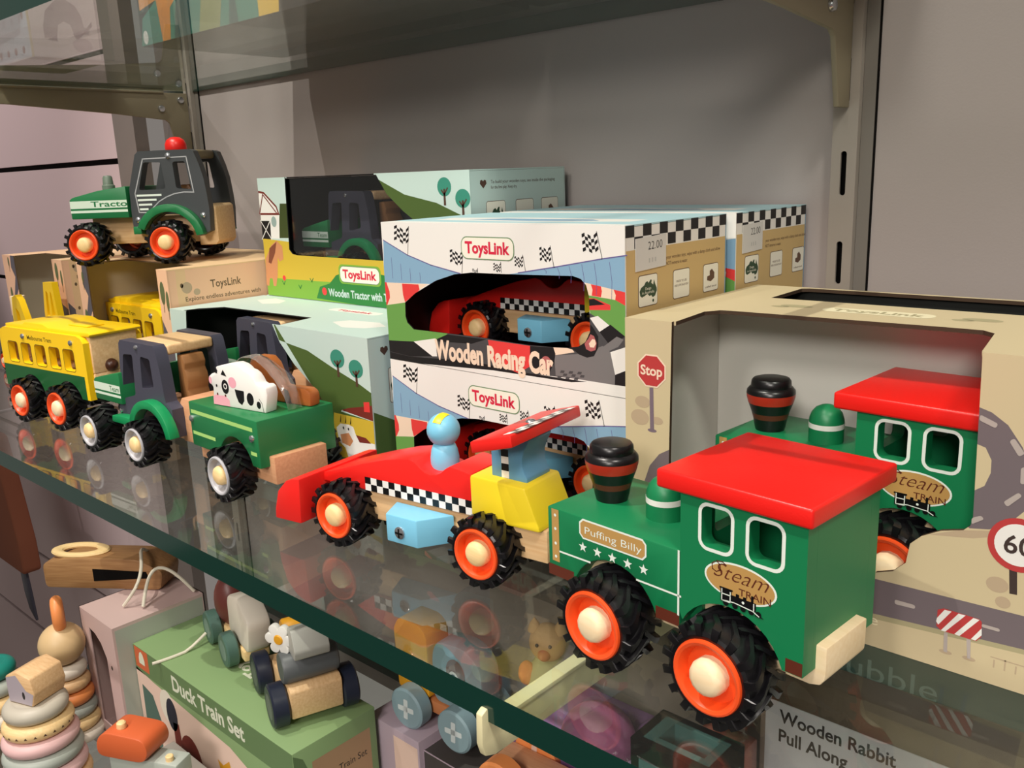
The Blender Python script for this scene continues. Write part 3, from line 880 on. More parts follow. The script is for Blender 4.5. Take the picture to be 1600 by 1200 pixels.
# ------------------------------------------------------------------ racing car
def make_car(label, loc, yaw):
    t = thing('racing_car', label, 'toy racing car', loc, yaw)
    F = Fy(0, 0, 0)
    R = 16.7
    b = MB()
    prof = [(-98, 28.4), (.6, 28.4), (.6, 48.6), (-12, 50), (-15, 48.2), (-17.6, 46), (-20.6, 44.4), (-24, 43.9), (-27.5, 44.6), (-30.5, 46.4), (-33.5, 48.6), (-37.5, 49.6), (-52, 46.8), (-68, 42.2), (-98, 32.5)]
    b.prism(prof, 0, 26, 'y', RED)
    n = 17
    st = 67.6 / n
    for i in range(n):
        for r in range(2):
            b.flat(rect(-67.2 + st * i, 28.6 + 3.5 * r, -67.2 + st * (i + 1), 28.6 + 3.5 * (r + 1)), F, BLACK if (i + r) % 2 else WHITE, 1)
    b.build('body', t, bevel=.7)
    b = MB()
    b.box(-95, 39.3, 2, 24, 13.2, 28.3, WOOD)
    b.build('chassis', t, bevel=.6)
    b = MB()
    b.prism([(-117.6, 9.4), (-98, 10), (-96.6, 34.1), (-102.3, 33.2), (-107, 31.4), (-113.7, 25), (-117, 15)], -17, 39.5, 'y', RED)
    b.build('front_wing', t, bevel=.8)
    b = MB()
    b.prism([(.7, 28.4), (38, 28.4), (37.4, 31), (30.5, 47.6), (.7, 48.6)], -1.6, 26.6, 'y', YELLOW)
    b.build('engine_block', t, bevel=1.2)
    b = MB()
    b.prism([(8.8, 47.9), (28, 47.3), (28, 49.6), (26.8, 51.4), (25.6, 54.4), (25.7, 58.6), (27, 62.2), (29, 65.6), (29.4, 67.4), (8.8, 61.2)], 4.5, 23, 'y', SLATEB)
    fp = Fy(0, 4.5, 0)
    for r in range(4):
        for k in range(2):
            pass
    for r in range(4):
        b.flat(rect(14.4, 48.2 + 3.3 * r, 18.4, 48.2 + 3.3 * (r + 1)), fp, BLACK if r % 2 else WHITE, 1)
    b.build('spoiler_post', t, bevel=.6)
    b = MB()
    b.prism([(12.2, 63.8), (33.8, 69.6), (33.0, 75.0), (11.2, 69.0)], -13.5, 41.5, 'y', RED)
    cx = []

    def fs(a, v, o=0.0):
        k = a / 22.6
        return (11.2 + 21.8 * k, v, 69.0 + 6.0 * k + o)
    for i in range(10):
        for r in range(2):
            b.flat(rect(15.5 + 4 * r, -9.5 + 4.6 * i, 19.5 + 4 * r, -9.5 + 4.6 * (i + 1)), fs, BLACK if (i + r) % 2 else WHITE, 1)
    b.build('rear_spoiler', t, bevel=.9)
    b = MB()
    b.lathe([(0, 1.2), (1.6, 1.0), (2.4, .3), (2.5, 0)][::-1], (24.5, 14, 72.8), 'z', STEEL, 16)
    b.build('spoiler_screw', t)
    for s in (0, 1):
        b = MB()
        P = [(-46.5, 0), (-40.4, -14.5), (-21.6, -14.5), (-10.8, 0)]
        if s:
            P = [(u, 26 - v) for u, v in P]
        b.prism(P, 12.9, 26.5, 'z', SKYB)
        o = b.build('side_pod', t, bevel=.6)
        b = MB()
        y = -14.5 if s == 0 else 40.5
        q = 1 if s == 0 else -1
        b.lathe([(3.1, q * .0), (3.0, -q * .6), (2.0, -q * 1.0), (0, -q * 1.1)], (-31.8, y, 18.6), 'y', STEEL, 18)
        b.box(-34, -29.6, y - q * 1.2, y - q * .9, 18.2, 19.0, DARKGAP)
        b.box(-32.2, -31.4, y - q * 1.2, y - q * .9, 16.4, 20.8, DARKGAP)
        b.build('pod_screw', o)
    wheels(t, R, 18, (-78.6, 10.8), -12.5, 38.5, ORANGE, PEG)
    return t


car = make_car('red racing car with yellow engine block in front of the stacked racing boxes', (-270.5, 264.3, 0), 6.7)


def make_driver(label, loc):
    t = thing('peg_driver', label, 'peg doll', loc, 6.7)
    b = MB()
    b.lathe([(0, 0), (6.5, 0), (6.9, 2), (6.9, 5), (6.3, 8.6), (5.4, 11), (4.6, 11.8)], (0, 0, 0), 'z', SKYB, 28)
    b.build('body', t)
    b = MB()
    b.ball((0, 0, 18.3), 8.0, SKYB, 32)
    # racing stripe over the crown of the helmet
    vs, fs = [], []
    n, m_ = 14, 5
    for i in range(n + 1):
        a = math.radians(38 + 62 * i / n)
        for j in range(m_ + 1):
            w = -2.2 + 4.4 * j / m_ + 1.2
            d = Vector((w, -math.cos(a) * 7.8, math.sin(a) * 7.8)).normalized() * 8.2
            vs.append((d.x, d.y, 18.3 + d.z))
    for i in range(n):
        for j in range(m_):
            k = i * (m_ + 1) + j
            fs.append((k, k + 1, k + m_ + 2, k + m_ + 1))
    b.dec(vs, fs, YELLOW)
    b.build('helmet', t)
    return t


def place_in(root_loc, yaw, u, v, w):
    c, s = math.cos(math.radians(yaw)), math.sin(math.radians(yaw))
    return (root_loc[0] + c * u - s * v, root_loc[1] + s * u + c * v, root_loc[2] + w)


make_driver('blue peg driver with yellow helmet stripe seated in the red racing car', place_in((-270.5, 264.3, 0), 6.7, -25.4, 13, 44.0))
dup(car, 'red racing car inside the upper racing box, seen through its window', (-283.3, 367.0, 78.4), 0, .90)
dup(car, 'red racing car inside the lower racing box, behind the spoiler of the loose car', (-283.3, 367.0, 0.9), 0, .90)


# ------------------------------------------------------------------ tractor
def plate_prof(A, base):
    return None


def make_tractor(label, loc, yaw, style):
    t = thing('tractor', label, 'toy tractor', loc, yaw)
    grey = style == 'grey'
    R = 15.7
    cab_m = CHARC if grey else CHARC2
    hood_m = TGREEN
    ar, af = -5.6, -67.0
    arcc = (-6.5, 16.5)
    prof = [(-55, 31), (-51, 40), (-47.5, 55), (-44.8, 76.5), (-42.5, 79), (-1, 78.6), (1.2, 76.5), (4.0, 64), (6.0, 46), (7.0, 41.5), (13.2, 37.6), (13.6, 30), (13.4, 18.5)]
    if not grey:
        prof = [(-37, 26), (-37, 40), (-36.4, 54), (-29, 78), (-26.4, 80.4), (12.6, 80.6), (15.2, 79.4), (18.4, 70), (20.8, 60), (22, 48), (22.6, 37), (21.6, 22)]
    arcp = [(arcc[0] + 20 * math.cos(a), arcc[1] + 20 * math.sin(a)) for a in [math.radians(6 + (168 - 6) * i / 14) for i in range(15)]]
    outline = prof + arcp + ([(-40, 20.2), (-54, 20.2)] if grey else [(-30, 21.4), (-37, 21.4)])
    if grey:
        wins = [rquad([(-40.6, 69.5), (-28.4, 70.2), (-30.8, 42), (-48.4, 37.4)], 2.2), rquad([(-18.4, 70), (-6.8, 69.2), (-5.8, 50.2), (-20.8, 47.2)], 2.2)]
    else:
        wins = [rquad([(-23.4, 72.6), (-10.0, 72.2), (-8.6, 53.4), (-29.2, 52.8)], 2.0), rquad([(-1.4, 72.2), (8.2, 72.4), (10.8, 52.2), (-.6, 53.2)], 2.0)]
    for s in (0, 1):
        b = MB()
        fr = Fy(0, 6.7, 0) if s == 0 else Fyb(0, 58, 0)
        b.panel(fr, outline, cab_m, holes=wins, th=8.4)
        if s == 0 and not grey:
            loop = [(-23.4, 74.9), (9.6, 75.5), (12.3, 50.2), (5, 50.6), (-2.5, 49.6), (-9, 47.4), (-14.8, 44.4), (-23.7, 36.8), (-31.0, 37.0), (-32.4, 50.6), (-23.4, 74.9)]
            b.flats(stroke(loop, .75), fr, GREYRIM, 1)
            for k, (a0, a1) in enumerate(((-31.4, -12.4), (-31.0, -16.6), (-30.6, -20.4), (-30.2, -23.6))):
                b.flat(rect(a0, 48.4 - 3.3 * k, a1, 49.8 - 3.3 * k), fr, PRINTW, 1)
        o = b.build('cab_side', t)
        for (u, w, rr) in ((-22, 75.6, 1.7), (-53, 28.2, 1.8), (9.6, 28.4, 2.0)) if grey else ((-4, 76.6, 2.2), (-32.4, 31.8, 2.2), (17.6, 33.6, 2.1)):
            y = 6.7 if s == 0 else 58
            q = -1 if s == 0 else 1
            sc = MB()
            sc.lathe([(rr, 0), (rr * .9, q * .8), (rr * .5, q * 1.3), (0, q * 1.4)], (u, y, w), 'y', STEEL, 14)
            sc.build('screw', o)
        # mudguard arch
        b = MB()
        ring = [(arcc[0] + r_ * math.cos(a), arcc[1] + r_ * math.sin(a)) for r_, rng in ((26, range(15)), (20.4, range(14, -1, -1))) for a in [math.radians(8 + (158 - 8) * i / 14) for i in rng]]
        y0, y1 = (-.5, 6.6) if s == 0 else (58.1, 59.8 if grey else 65.2)
        b.prism(ring, y0, y1, 'y', TGREEN2 if grey else TGREEN)
        b.prism([(-55.5, 21.5), (-30, 21.5), (-28.6, 27), (-44, 27), (-54.5, 26)] if grey else [(-34, 21.6), (-28, 21.6), (-28, 27), (-34, 27)], y0 + .5, y1, 'y', TGREEN2 if grey else TGREEN)
        b.build('mudguard', t, bevel=.5)
    b = MB()
    b.box(-42 if grey else -27, 2.0 if grey else 13.5, 15.2, 49.5, 71.2 if grey else 74.5, 78.2 if grey else 80.6, WOOD if grey else paint('olive_wood', (128, 114, 84), .5))
    b.build('roof', t, bevel=1.8, seg=3)
    if not grey:
        b = MB()
        b.lathe([(0, 9.6), (3.4, 9.2), (6.2, 7.4), (7.6, 4.4), (7.8, 1.2), (7.4, 0)][::-1], (-4, 22, 80.6), 'z', RED, 26)
        b.build('beacon', t)
    # bonnet
    b = MB()
    b.prism([(-82.4, 33.6), (-46 if grey else -38, 33.6), (-46 if grey else -38, 56.2), (-60, 53.6), (-80, 49.2), (-82.4, 47.6)], 4, 60, 'y', hood_m)
    F = Fy(0, 4, 0)
    b.flat(rect(-82.2, 41.2, -46.2 if grey else -38.2, 46.6), F, PALEG, 1)
    b.flat(rect(-82.2, 38.0, -46.2 if grey else -38.2, 39.8), F, PALEG, 1)
    if grey:
        b.text('Team', F, -60.6, 42.1, 3.6, TGREEN, 2, w=13, bold=.004)
    else:
        b.text('Tracto', F, -66, 42.2, 3.9, TGREEN, 2, w=28, bold=.016)
    b.build('bonnet', t, bevel=.8)
    if not grey:
        b = MB()
        b.lathe([(4.6, 0), (4.6, 4.6), (3.8, 5.2), (3.4, 10.4), (2.6, 11.6), (0, 12)], (-58, 18, 52.6), 'z', paint('grey_green_paint', (112, 126, 112), .4), 18)
        b.build('exhaust_pipe', t)
    b = MB()
    b.box(-74, 12, 17, 47, 14, 33.5, WOODP if grey else WOOD)
    sh = 0 if grey else -2.6
    b.prism([(9, 14 + sh), (24 + sh, 14 + sh), (26.6 + sh, 17 + sh), (26.6 + sh, 42 + sh), (24.5 + sh, 43.8 + sh), (12, 43.8 + sh), (9, 40)], 15, 50, 'y', WOODP if grey else WOOD)
    b.build('chassis', t, bevel=.8)
    b = MB()
    du = 0 if grey else 3
    seat = [(-4, 33.6), (6, 33.6), (7.4, 41), (5.6, 46), (7.2, 51), (6.6, 56), (4.4, 60), (5.6, 64), (3.2, 69.5), (-3, 69.5)]
    b.prism(seat if grey else [(u - 2, 33.6 + (w - 33.6) * .62) for u, w in seat], 24, 40, 'y', paint('brown_driver_wood', (150, 104, 62), .5))
    b.build('seat_back', t, bevel=.8)
    wheels(t, R, 18.4, (ar, af), -12, 64.5 if grey else 74, GREYRIM if grey else ORANGE, PEG)
    return t


tractor = make_tractor('charcoal and green tractor with grey rims, coupled to the trailer with the cow', (-552.3, 252.6, 0), 3.4, 'grey')
tractor2 = make_tractor('charcoal and green tractor with red beacon and orange rims on top of the kraft box', (-691.7, 358.4, 117.3), 37.5, 'red')
tractor2.scale = (1.11, 1.09, 1.115)
dup(tractor, 'dark tractor inside the upper tractor box, behind its clear window', (-531, 416.6, 95.4), 0, .95)
dup(tractor, 'dark tractor inside the lower tractor box, behind the cow trailer', (-538, 331.0, 7.2), 0, .97)

# ------------------------------------------------------------------ trailer with its animals
t = thing('farm_trailer', 'green trailer with pale stripes carrying the wooden cow and horse', 'toy trailer', (-472.2, 252.7, 0), -1.3)
b = MB()
F = Fy(0, 0, 0)
prof = [(-31, 22.7), *arch(20.3, (19.2, 17.4), 22.7, True), (47.6, 22.7), (47.6, 50.6), (-31, 50.6)]
b.prism(prof, 0, 51.4, 'y', TGREEN)
b.flat(rect(-28.5, 43.6, 42.6, 46.0), F, LIME, 1)
b.flat(rect(-28.5, 30.2, -1.4, 32.4), F, LIME, 1)
b.flat(rect(38.6, 29.6, 45, 31.8), F, LIME, 1)
b.build('box_body', t, bevel=.8)
for u, w in ((-28.4, 40), (41.4, 39.6)):
    b = MB()
    b.lathe([(2.2, 0), (2.0, -.9), (1.1, -1.4), (0, -1.5)], (u, 0, w), 'y', STEEL, 14)
    b.build('screw', t)
b = MB()
b.box(-33, 52.6, 6, 41, 12.8, 29, WOODP)
b.box(-43, -33, 17, 30, 17, 24, WOODP)
b.build('chassis', t, bevel=.6)
wheels(t, 16.4, 16.5, (20.3,), -12, 63.4, GREYRIM, PEG)
TRL = ((-472.2, 252.7, 0), -1.3)

COWP = place_in(*TRL, -9, 5.3, 50.7)
COWY = 8.0
t = thing('wooden_cow', 'white wooden cow with black spots and pink muzzle riding in the trailer', 'toy cow', COWP, COWY)
b = MB()
sil = [(.2, 0), (1.2, 10.6), (.2, 12), (-1.7, 12.6), (-2.4, 14.9), (-1.9, 17.1), (1.1, 19.1), (4.1, 19.9), (6.7, 20.9), (5.4, 23.6), (11.6, 25.2), (17, 26.4), (22, 27.1), (26, 26.4), (28.8, 25.2), (31, 23.6), (33.6, 23.2), (36.6, 21.6), (38.8, 19.2), (40.2, 16.8), (42.6, 15.9), (46, 16.4), (48.4, 15.2), (49.2, 11), (47.6, 5), (46.4, 0)]
b.prism(sil, 0, 8.4, 'y', WHITE)
F = Fy(0, 0, 0)
PINK = paint('cow_pink', (238, 170, 184), .45)
b.flat([(.5, .4), (.8, 5.4), (3.6, 6.6), (7, 6.3), (12, 6.6), (15.4, 4.2), (15.6, .4)], F, PINK, 1)
b.flat(ell(19.6, 15.4, 3.5, 3.3, 20), F, PINK, 1)
b.flat(ell(-.4, 15, 1.3, 2.3, 14), F, PINK, 1)
b.flat(ell(12.8, 12.2, 3.2, 4.3, 22), F, BLACK, 2)
b.flat(ell(13.0, 12.5, 1.6, 1.8, 16), F, WHITE, 3)
b.flat(ell(13.0, 12.5, 1.0, 1.1, 12), F, BLACK, 4)
b.flat(ell(5.0, 12.2, .7, .9, 12), F, BLACK, 2)
b.flats([ell(5.0, 7.1, .7, .8, 10), ell(12.2, 6.8, .7, .8, 10)], F, BROWN, 2)
b.flat([(4.6, 23.4), (4.0, 20.2), (7.0, 19.8), (6.4, 21.6)], F, BLACK, 2)
b.flat([(12.3, 22.4), (10.0, 19.4), (15.0, 18.6), (13.6, 20.8)], F, BLACK, 2)
b.flat([(21.2, 11.6), (29.2, 11.2), (28.8, 5.4), (26.4, 2.6), (23.6, 4), (22, 7.6)], F, BLACK, 1)
b.flat(ell(34.2, 7.0, 3.0, 3.8, 20), F, BLACK, 1)
b.flat(ell(41.2, 4.3, 1.8, 2.2, 16), F, BLACK, 1)
b.flats(stroke([(42, 8), (44.2, 5.4), (45, .4)], .35), F, BLACK, 1)
b.build('body', t, bevel=1.0)

t = thing('wooden_horse', 'brown wooden horse behind the cow in the trailer', 'toy horse', COWP, COWY)
b = MB()
HB = paint('horse_brown', (176, 100, 46), .42)
hs = [(4, 0), (6, 16), (10.8, 24.9), (15.8, 26.9), (25.0, 27.1), (29.7, 23.4), (33.2, 16.4), (36.0, 10.4), (40.4, 10.1), (56.0, 10.5), (59.4, 8.8), (60.2, 6.4), (59.5, 0)]
b.prism(hs, 22, 30, 'y', HB)
b.flat([(38, .3), (43.8, .3), (43, 4), (41.6, 8), (38.4, 9)], Fy(0, 22, 0), BLACK, 1)
b.build('body', t, bevel=1.2)
# clear bag pulled over the animals
b = MB()
vs, fs = [], []
nu, nv = 18, 6
rnd = random.Random(3)
top = [(9, 8), (10.4, 18), (12, 25.6), (17, 28.6), (22, 30.2), (29, 30), (35, 27), (41, 23.4), (46, 20), (50, 16.6), (53.6, 10), (54.4, 4), (54, 0)]
for i in range(nu + 1):
    f = i / nu * (len(top) - 1)
    k = min(int(f), len(top) - 2)
    u = top[k][0] + (top[k + 1][0] - top[k][0]) * (f - k)
    w = top[k][1] + (top[k + 1][1] - top[k][1]) * (f - k)
    for j in range(nv + 1):
        d = j / nv
        vs.append((u + 1.2 * math.sin(j * 1.9 + i * .8), 8.9 + 11.5 * d, max(.1, w - 4.4 * abs(d - .4) + 1.0 * rnd.uniform(-1, 1))))
for i in range(nu):
    for j in range(nv):
        k = i * (nv + 1) + j
        fs.append((k, k + 1, k + nv + 2, k + nv + 1))
b.add(vs, fs, BAG)
o = b.build('plastic_bag', None, smooth=80, loc=COWP)
o.rotation_euler = (0, 0, math.radians(COWY))
tag(o, 'crumpled clear plastic over the back of the wooden cow', 'plastic bag')


# ------------------------------------------------------------------ tram
def make_tram(label, loc, yaw):
    t = thing('tram', label, 'toy tram', loc, yaw)
    wins = [rrect(u, 45.4, u + 14.6, 61.8, 2.2) for u in (-100.2, -79.6, -58.4, -37.2, -17.0)]
    side = [(-114, 26), (-110, 43), (-112, 70.2), (-106, 72), (-60, 73.4), (3, 73.4), (9, 71.4), (12.4, 67), (12.4, 24.6), (7.6, 24.6), (5, 42.6), (-108, 42.6), (-108, 26)]
    for s in (0, 1):
        b = MB()
        fr = Fy(0, 0, 0) if s == 0 else Fyb(0, 48, 0)
        up = [(-112, 42.6), (8.4, 42.6), (8.4, 24.6), (12.6, 24.6), (12.6, 68), (9.5, 71.6), (4, 73.2), (-104, 73.2), (-110, 71), (-112, 67)]
        b.panel(fr, up, TRAMY, holes=wins, th=5)
        for wp in wins:
            g = grow(wp, .55)
            w2 = ccw(wp)
            n = len(g)
            for i in range(n):
                b.flat([g[i], g[(i + 1) % n], w2[(i + 1) % n], w2[i]], fr, OLIVE, 1)
        if s == 0:
            b.text('Melbourne Tram', fr, -68, 65.4, 3.4, OLIVE, 1, w=36, bold=.015)
        o = b.build('window_side', t)
        for u in (-74.6, -4.2):
            sc = MB()
            y = 0 if s == 0 else 48
            q = -1 if s == 0 else 1
            sc.lathe([(2.3, 0), (2.0, q * .9), (1.2, q * 1.4), (0, q * 1.5)], (u, y, 67.4), 'y', STEEL, 14)
            sc.build('screw', o)
        b = MB()
        A = (19.0, 17.8)
        pf = [(-112, 24.6), *arch(-71.2, A, 24.6, True), *arch(-16.6, A, 24.6, True), (8.3, 24.6), (8.3, 42.5), (-112, 42.5)]
        b.prism(pf, 0 if s == 0 else 43, 5 if s == 0 else 48, 'y', TRAMG)
        b.build('skirt', t)
    b = MB()
    b.box(-112, 14.2, 5.05, 42.95, 36, 44.4, WOOD)
    b.box(4, 14.2, 5.05, 42.95, 44.4, 72.4, WOOD)
    b.box(-114, -104, 5.05, 42.95, 44.4, 72.4, WOOD)
    b.build('wooden_core', t, bevel=1.0)
    b = MB()
    b.box(-104, 4, 26, 28, 44.5, 66, TRAMY)
    b.build('inner_wall', t)
    b = MB()
    b.prism([(-106, 72.6), (16.5, 72.6), (18.4, 74.4), (16.5, 76), (-40, 76), (-48, 78.4), (-74, 78.4), (-80, 76), (-106, 75.6)], 3, 45, 'y', TRAMY)
    b.box(-36, -8, 17, 31, 76, 77.2, TRAMY)
    b.build('roof', t, bevel=.7)
    b = MB()
    b.lathe([(0, 5.0), (2.6, 4.4), (4.4, 2.6), (5.0, 0)][::-1], (14.2, 19, 49), 'x', paint('dark_brown_knob', (66, 34, 20), .35), 20)
    b.build('head_lamp', t)
    wheels(t, 17.8, 17, (-71.2, -16.6), -12, 60, ORANGE, PEG2)
    return t


tram = make_tram('yellow and green tram with red rims at the left end, out of its box', (-680.2, 259.2, 0), 7.2)
dup(tram, 'second yellow tram inside the kraft box, under the red-topped tractor', (-716.5, 340.0, 4.0), 0, 1.03)

# ------------------------------------------------------------------ yellow digger at the far left
t = thing('digger', 'yellow wooden digger with tapered side plates at the far left, behind the tram', 'toy digger', (-956, 316, 0), 0)
for y0, pl, hl in ((0, [(-24, 14), (20, 14), (20, 52), (8, 74), (0, 79), (-10, 76), (-16, 50)], [rquad([(-4, 40), (8, 40), (4, 62), (-4, 66)], 2)]),
                   (22, [(8, 14), (42, 14), (42, 55), (38, 91), (16, 90), (9, 60)], [rquad([(15, 56), (22, 56), (24, 80), (20, 82)], 1.5), rquad([(28, 56), (36, 56), (33, 80), (30, 82)], 1.5)])):
    b = MB()
    b.panel(Fy(0, y0, 0), pl, TRAMY, holes=hl, th=6)
    b.build('side_plate', t)
b = MB()
b.box(-44, 44, 6.2, 21.8, 12, 34, TRAMY)
b.build('chassis', t, bevel=.8)
b = MB()
b.lathe([(7, 0), (7, 40)], (-36, 14, 34.2), 'z', PEG2, 24)
b.build('drum', t, bevel=.6)
wheels(t, 10.5, 10, (-32, 30), -10, 32, ORANGE, PEG2)
# ------------------------------------------------------------------ printed cartons
CW = paint('card_white', (236, 233, 228), .5)
CBLUE = paint('print_blue', (134, 172, 200), .5)
CPURP = paint('print_purple_line', (104, 92, 150), .5)
CRED = paint('print_red', (226, 62, 60), .5)
CGREEN = paint('print_green', (104, 158, 76), .5)
CROAD = paint('print_road', (74, 72, 74), .5)
CBLACK = paint('print_black', (24, 22, 24), .5)
CGREY = paint('print_grey', (120, 116, 116), .5)
CCREAM = paint('print_cream', (240, 214, 190), .5)
CKRAFT = paint('print_kraft', (206, 176, 120), .55)
CPALEB = paint('print_pale_blue', (176, 210, 218), .5)
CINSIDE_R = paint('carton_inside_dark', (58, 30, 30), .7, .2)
LOGO_R = paint('logo_red', (214, 40, 70), .5)
LOGO_G = paint('logo_green', (112, 142, 104), .5)
LOGO_C = paint('logo_cream', (242, 238, 222), .5)
PINKISH = paint('print_pinkish', (176, 96, 96), .5)
LEAFG = paint('print_dark_leaf', (44, 72, 50), .5)
BROWNP = paint('print_brown', (98, 70, 52), .5)


def brand(b, fr, x0, x1, y0, y1, lay=2, outline=True, col=None, slope=0.0):
    """cream badge with the maker's red lettering"""
    h = y1 - y0
    if outline:
        b.flat([(x, y + slope * (x - x0)) for x, y in rrect(x0, y0, x1, y1, h * .36)], fr, LOGO_G, lay)
        g = h * .045
        b.flat([(x, y + slope * (x - x0)) for x, y in rrect(x0 + g, y0 + g, x1 - g, y1 - g, h * .33)], fr, LOGO_C, lay + 1)
    w = x1 - x0
    b.text('ToysLink', fr, x0 + w * .08, y0 + h * .28 + slope * w * .08, h * .50, col or LOGO_R, lay + 2, w=w * .84, bold=.035, slope=slope)


def aus_icon(b, fr, x, y, w, h, lay=1):
    """map icon"""
    b.flat(rrect(x, y, x + w, y + h, w * .1), fr, BROWNP, lay)
    b.flat(rrect(x + .35, y + .35, x + w - .35, y + h - .35, w * .08), fr, LOGO_C, lay + 1)
    P = [(.06, .48), (.14, .62), (.30, .70), (.36, .80), (.46, .84), (.52, .76), (.62, .88), (.68, .86), (.66, .74), (.76, .66), (.80, .86), (.86, .68), (.94, .52), (.95, .40), (.86, .22), (.74, .16), (.66, .26), (.56, .24), (.46, .34), (.32, .28), (.18, .24), (.10, .30)]
    b.flat([(x + w * a, y + h * (.12 + .8 * c)) for a, c in P], fr, LEAFG, lay + 2)
    b.flat(ell(x + w * .76, y + h * .15, w * .045, n=10), fr, LEAFG, lay + 2)
    b.text('Design', fr, x + w * .5, y + h * .52, h * .085, LOGO_C, lay + 3, align='c')
    b.text('in Australia', fr, x + w * .5, y + h * .40, h * .085, LOGO_C, lay + 3, align='c', w=w * .62)


def icon(b, fr, x, y, w, h, kind, lay=1):
    b.flat(rrect(x, y, x + w, y + h, w * .1), fr, BROWNP, lay)
    b.flat(rrect(x + .35, y + .35, x + w - .35, y + h - .35, w * .08), fr, LOGO_C, lay + 1)
    if kind == 0:
        b.text('MADE TO USE', fr, x + w * .5, y + h * .56, h * .075, BROWNP, lay + 2, align='c', w=w * .6)
        b.text('AND LOVE EACH DAY', fr, x + w * .5, y + h * .42, h * .075, BROWNP, lay + 2, align='c', w=w * .84)
    else:
        b.flat([(x + w * a, y + h * c) for a, c in ((.25, .42), (.5, .36), (.72, .46), (.72, .66), (.56, .80), (.42, .74), (.42, .58), (.26, .56))], fr, BROWNP, lay + 2)
        b.text('crafted wood', fr, x + w * .5, y + h * .15, h * .075, BROWNP, lay + 2, align='c', w=w * .72)


def small_lines(b, fr, x, y, w, lines, h, mat, lay=1, slope=0.0):
    for i, s in enumerate(lines):
        b.text(s, fr, x, y - i * h * 1.7, h, mat, lay, slope=slope, w=w if i == 0 else None, sx=.8)


def bbox(p):
    return min(q[0] for q in p), max(q[0] for q in p), min(q[1] for q in p), max(q[1] for q in p)


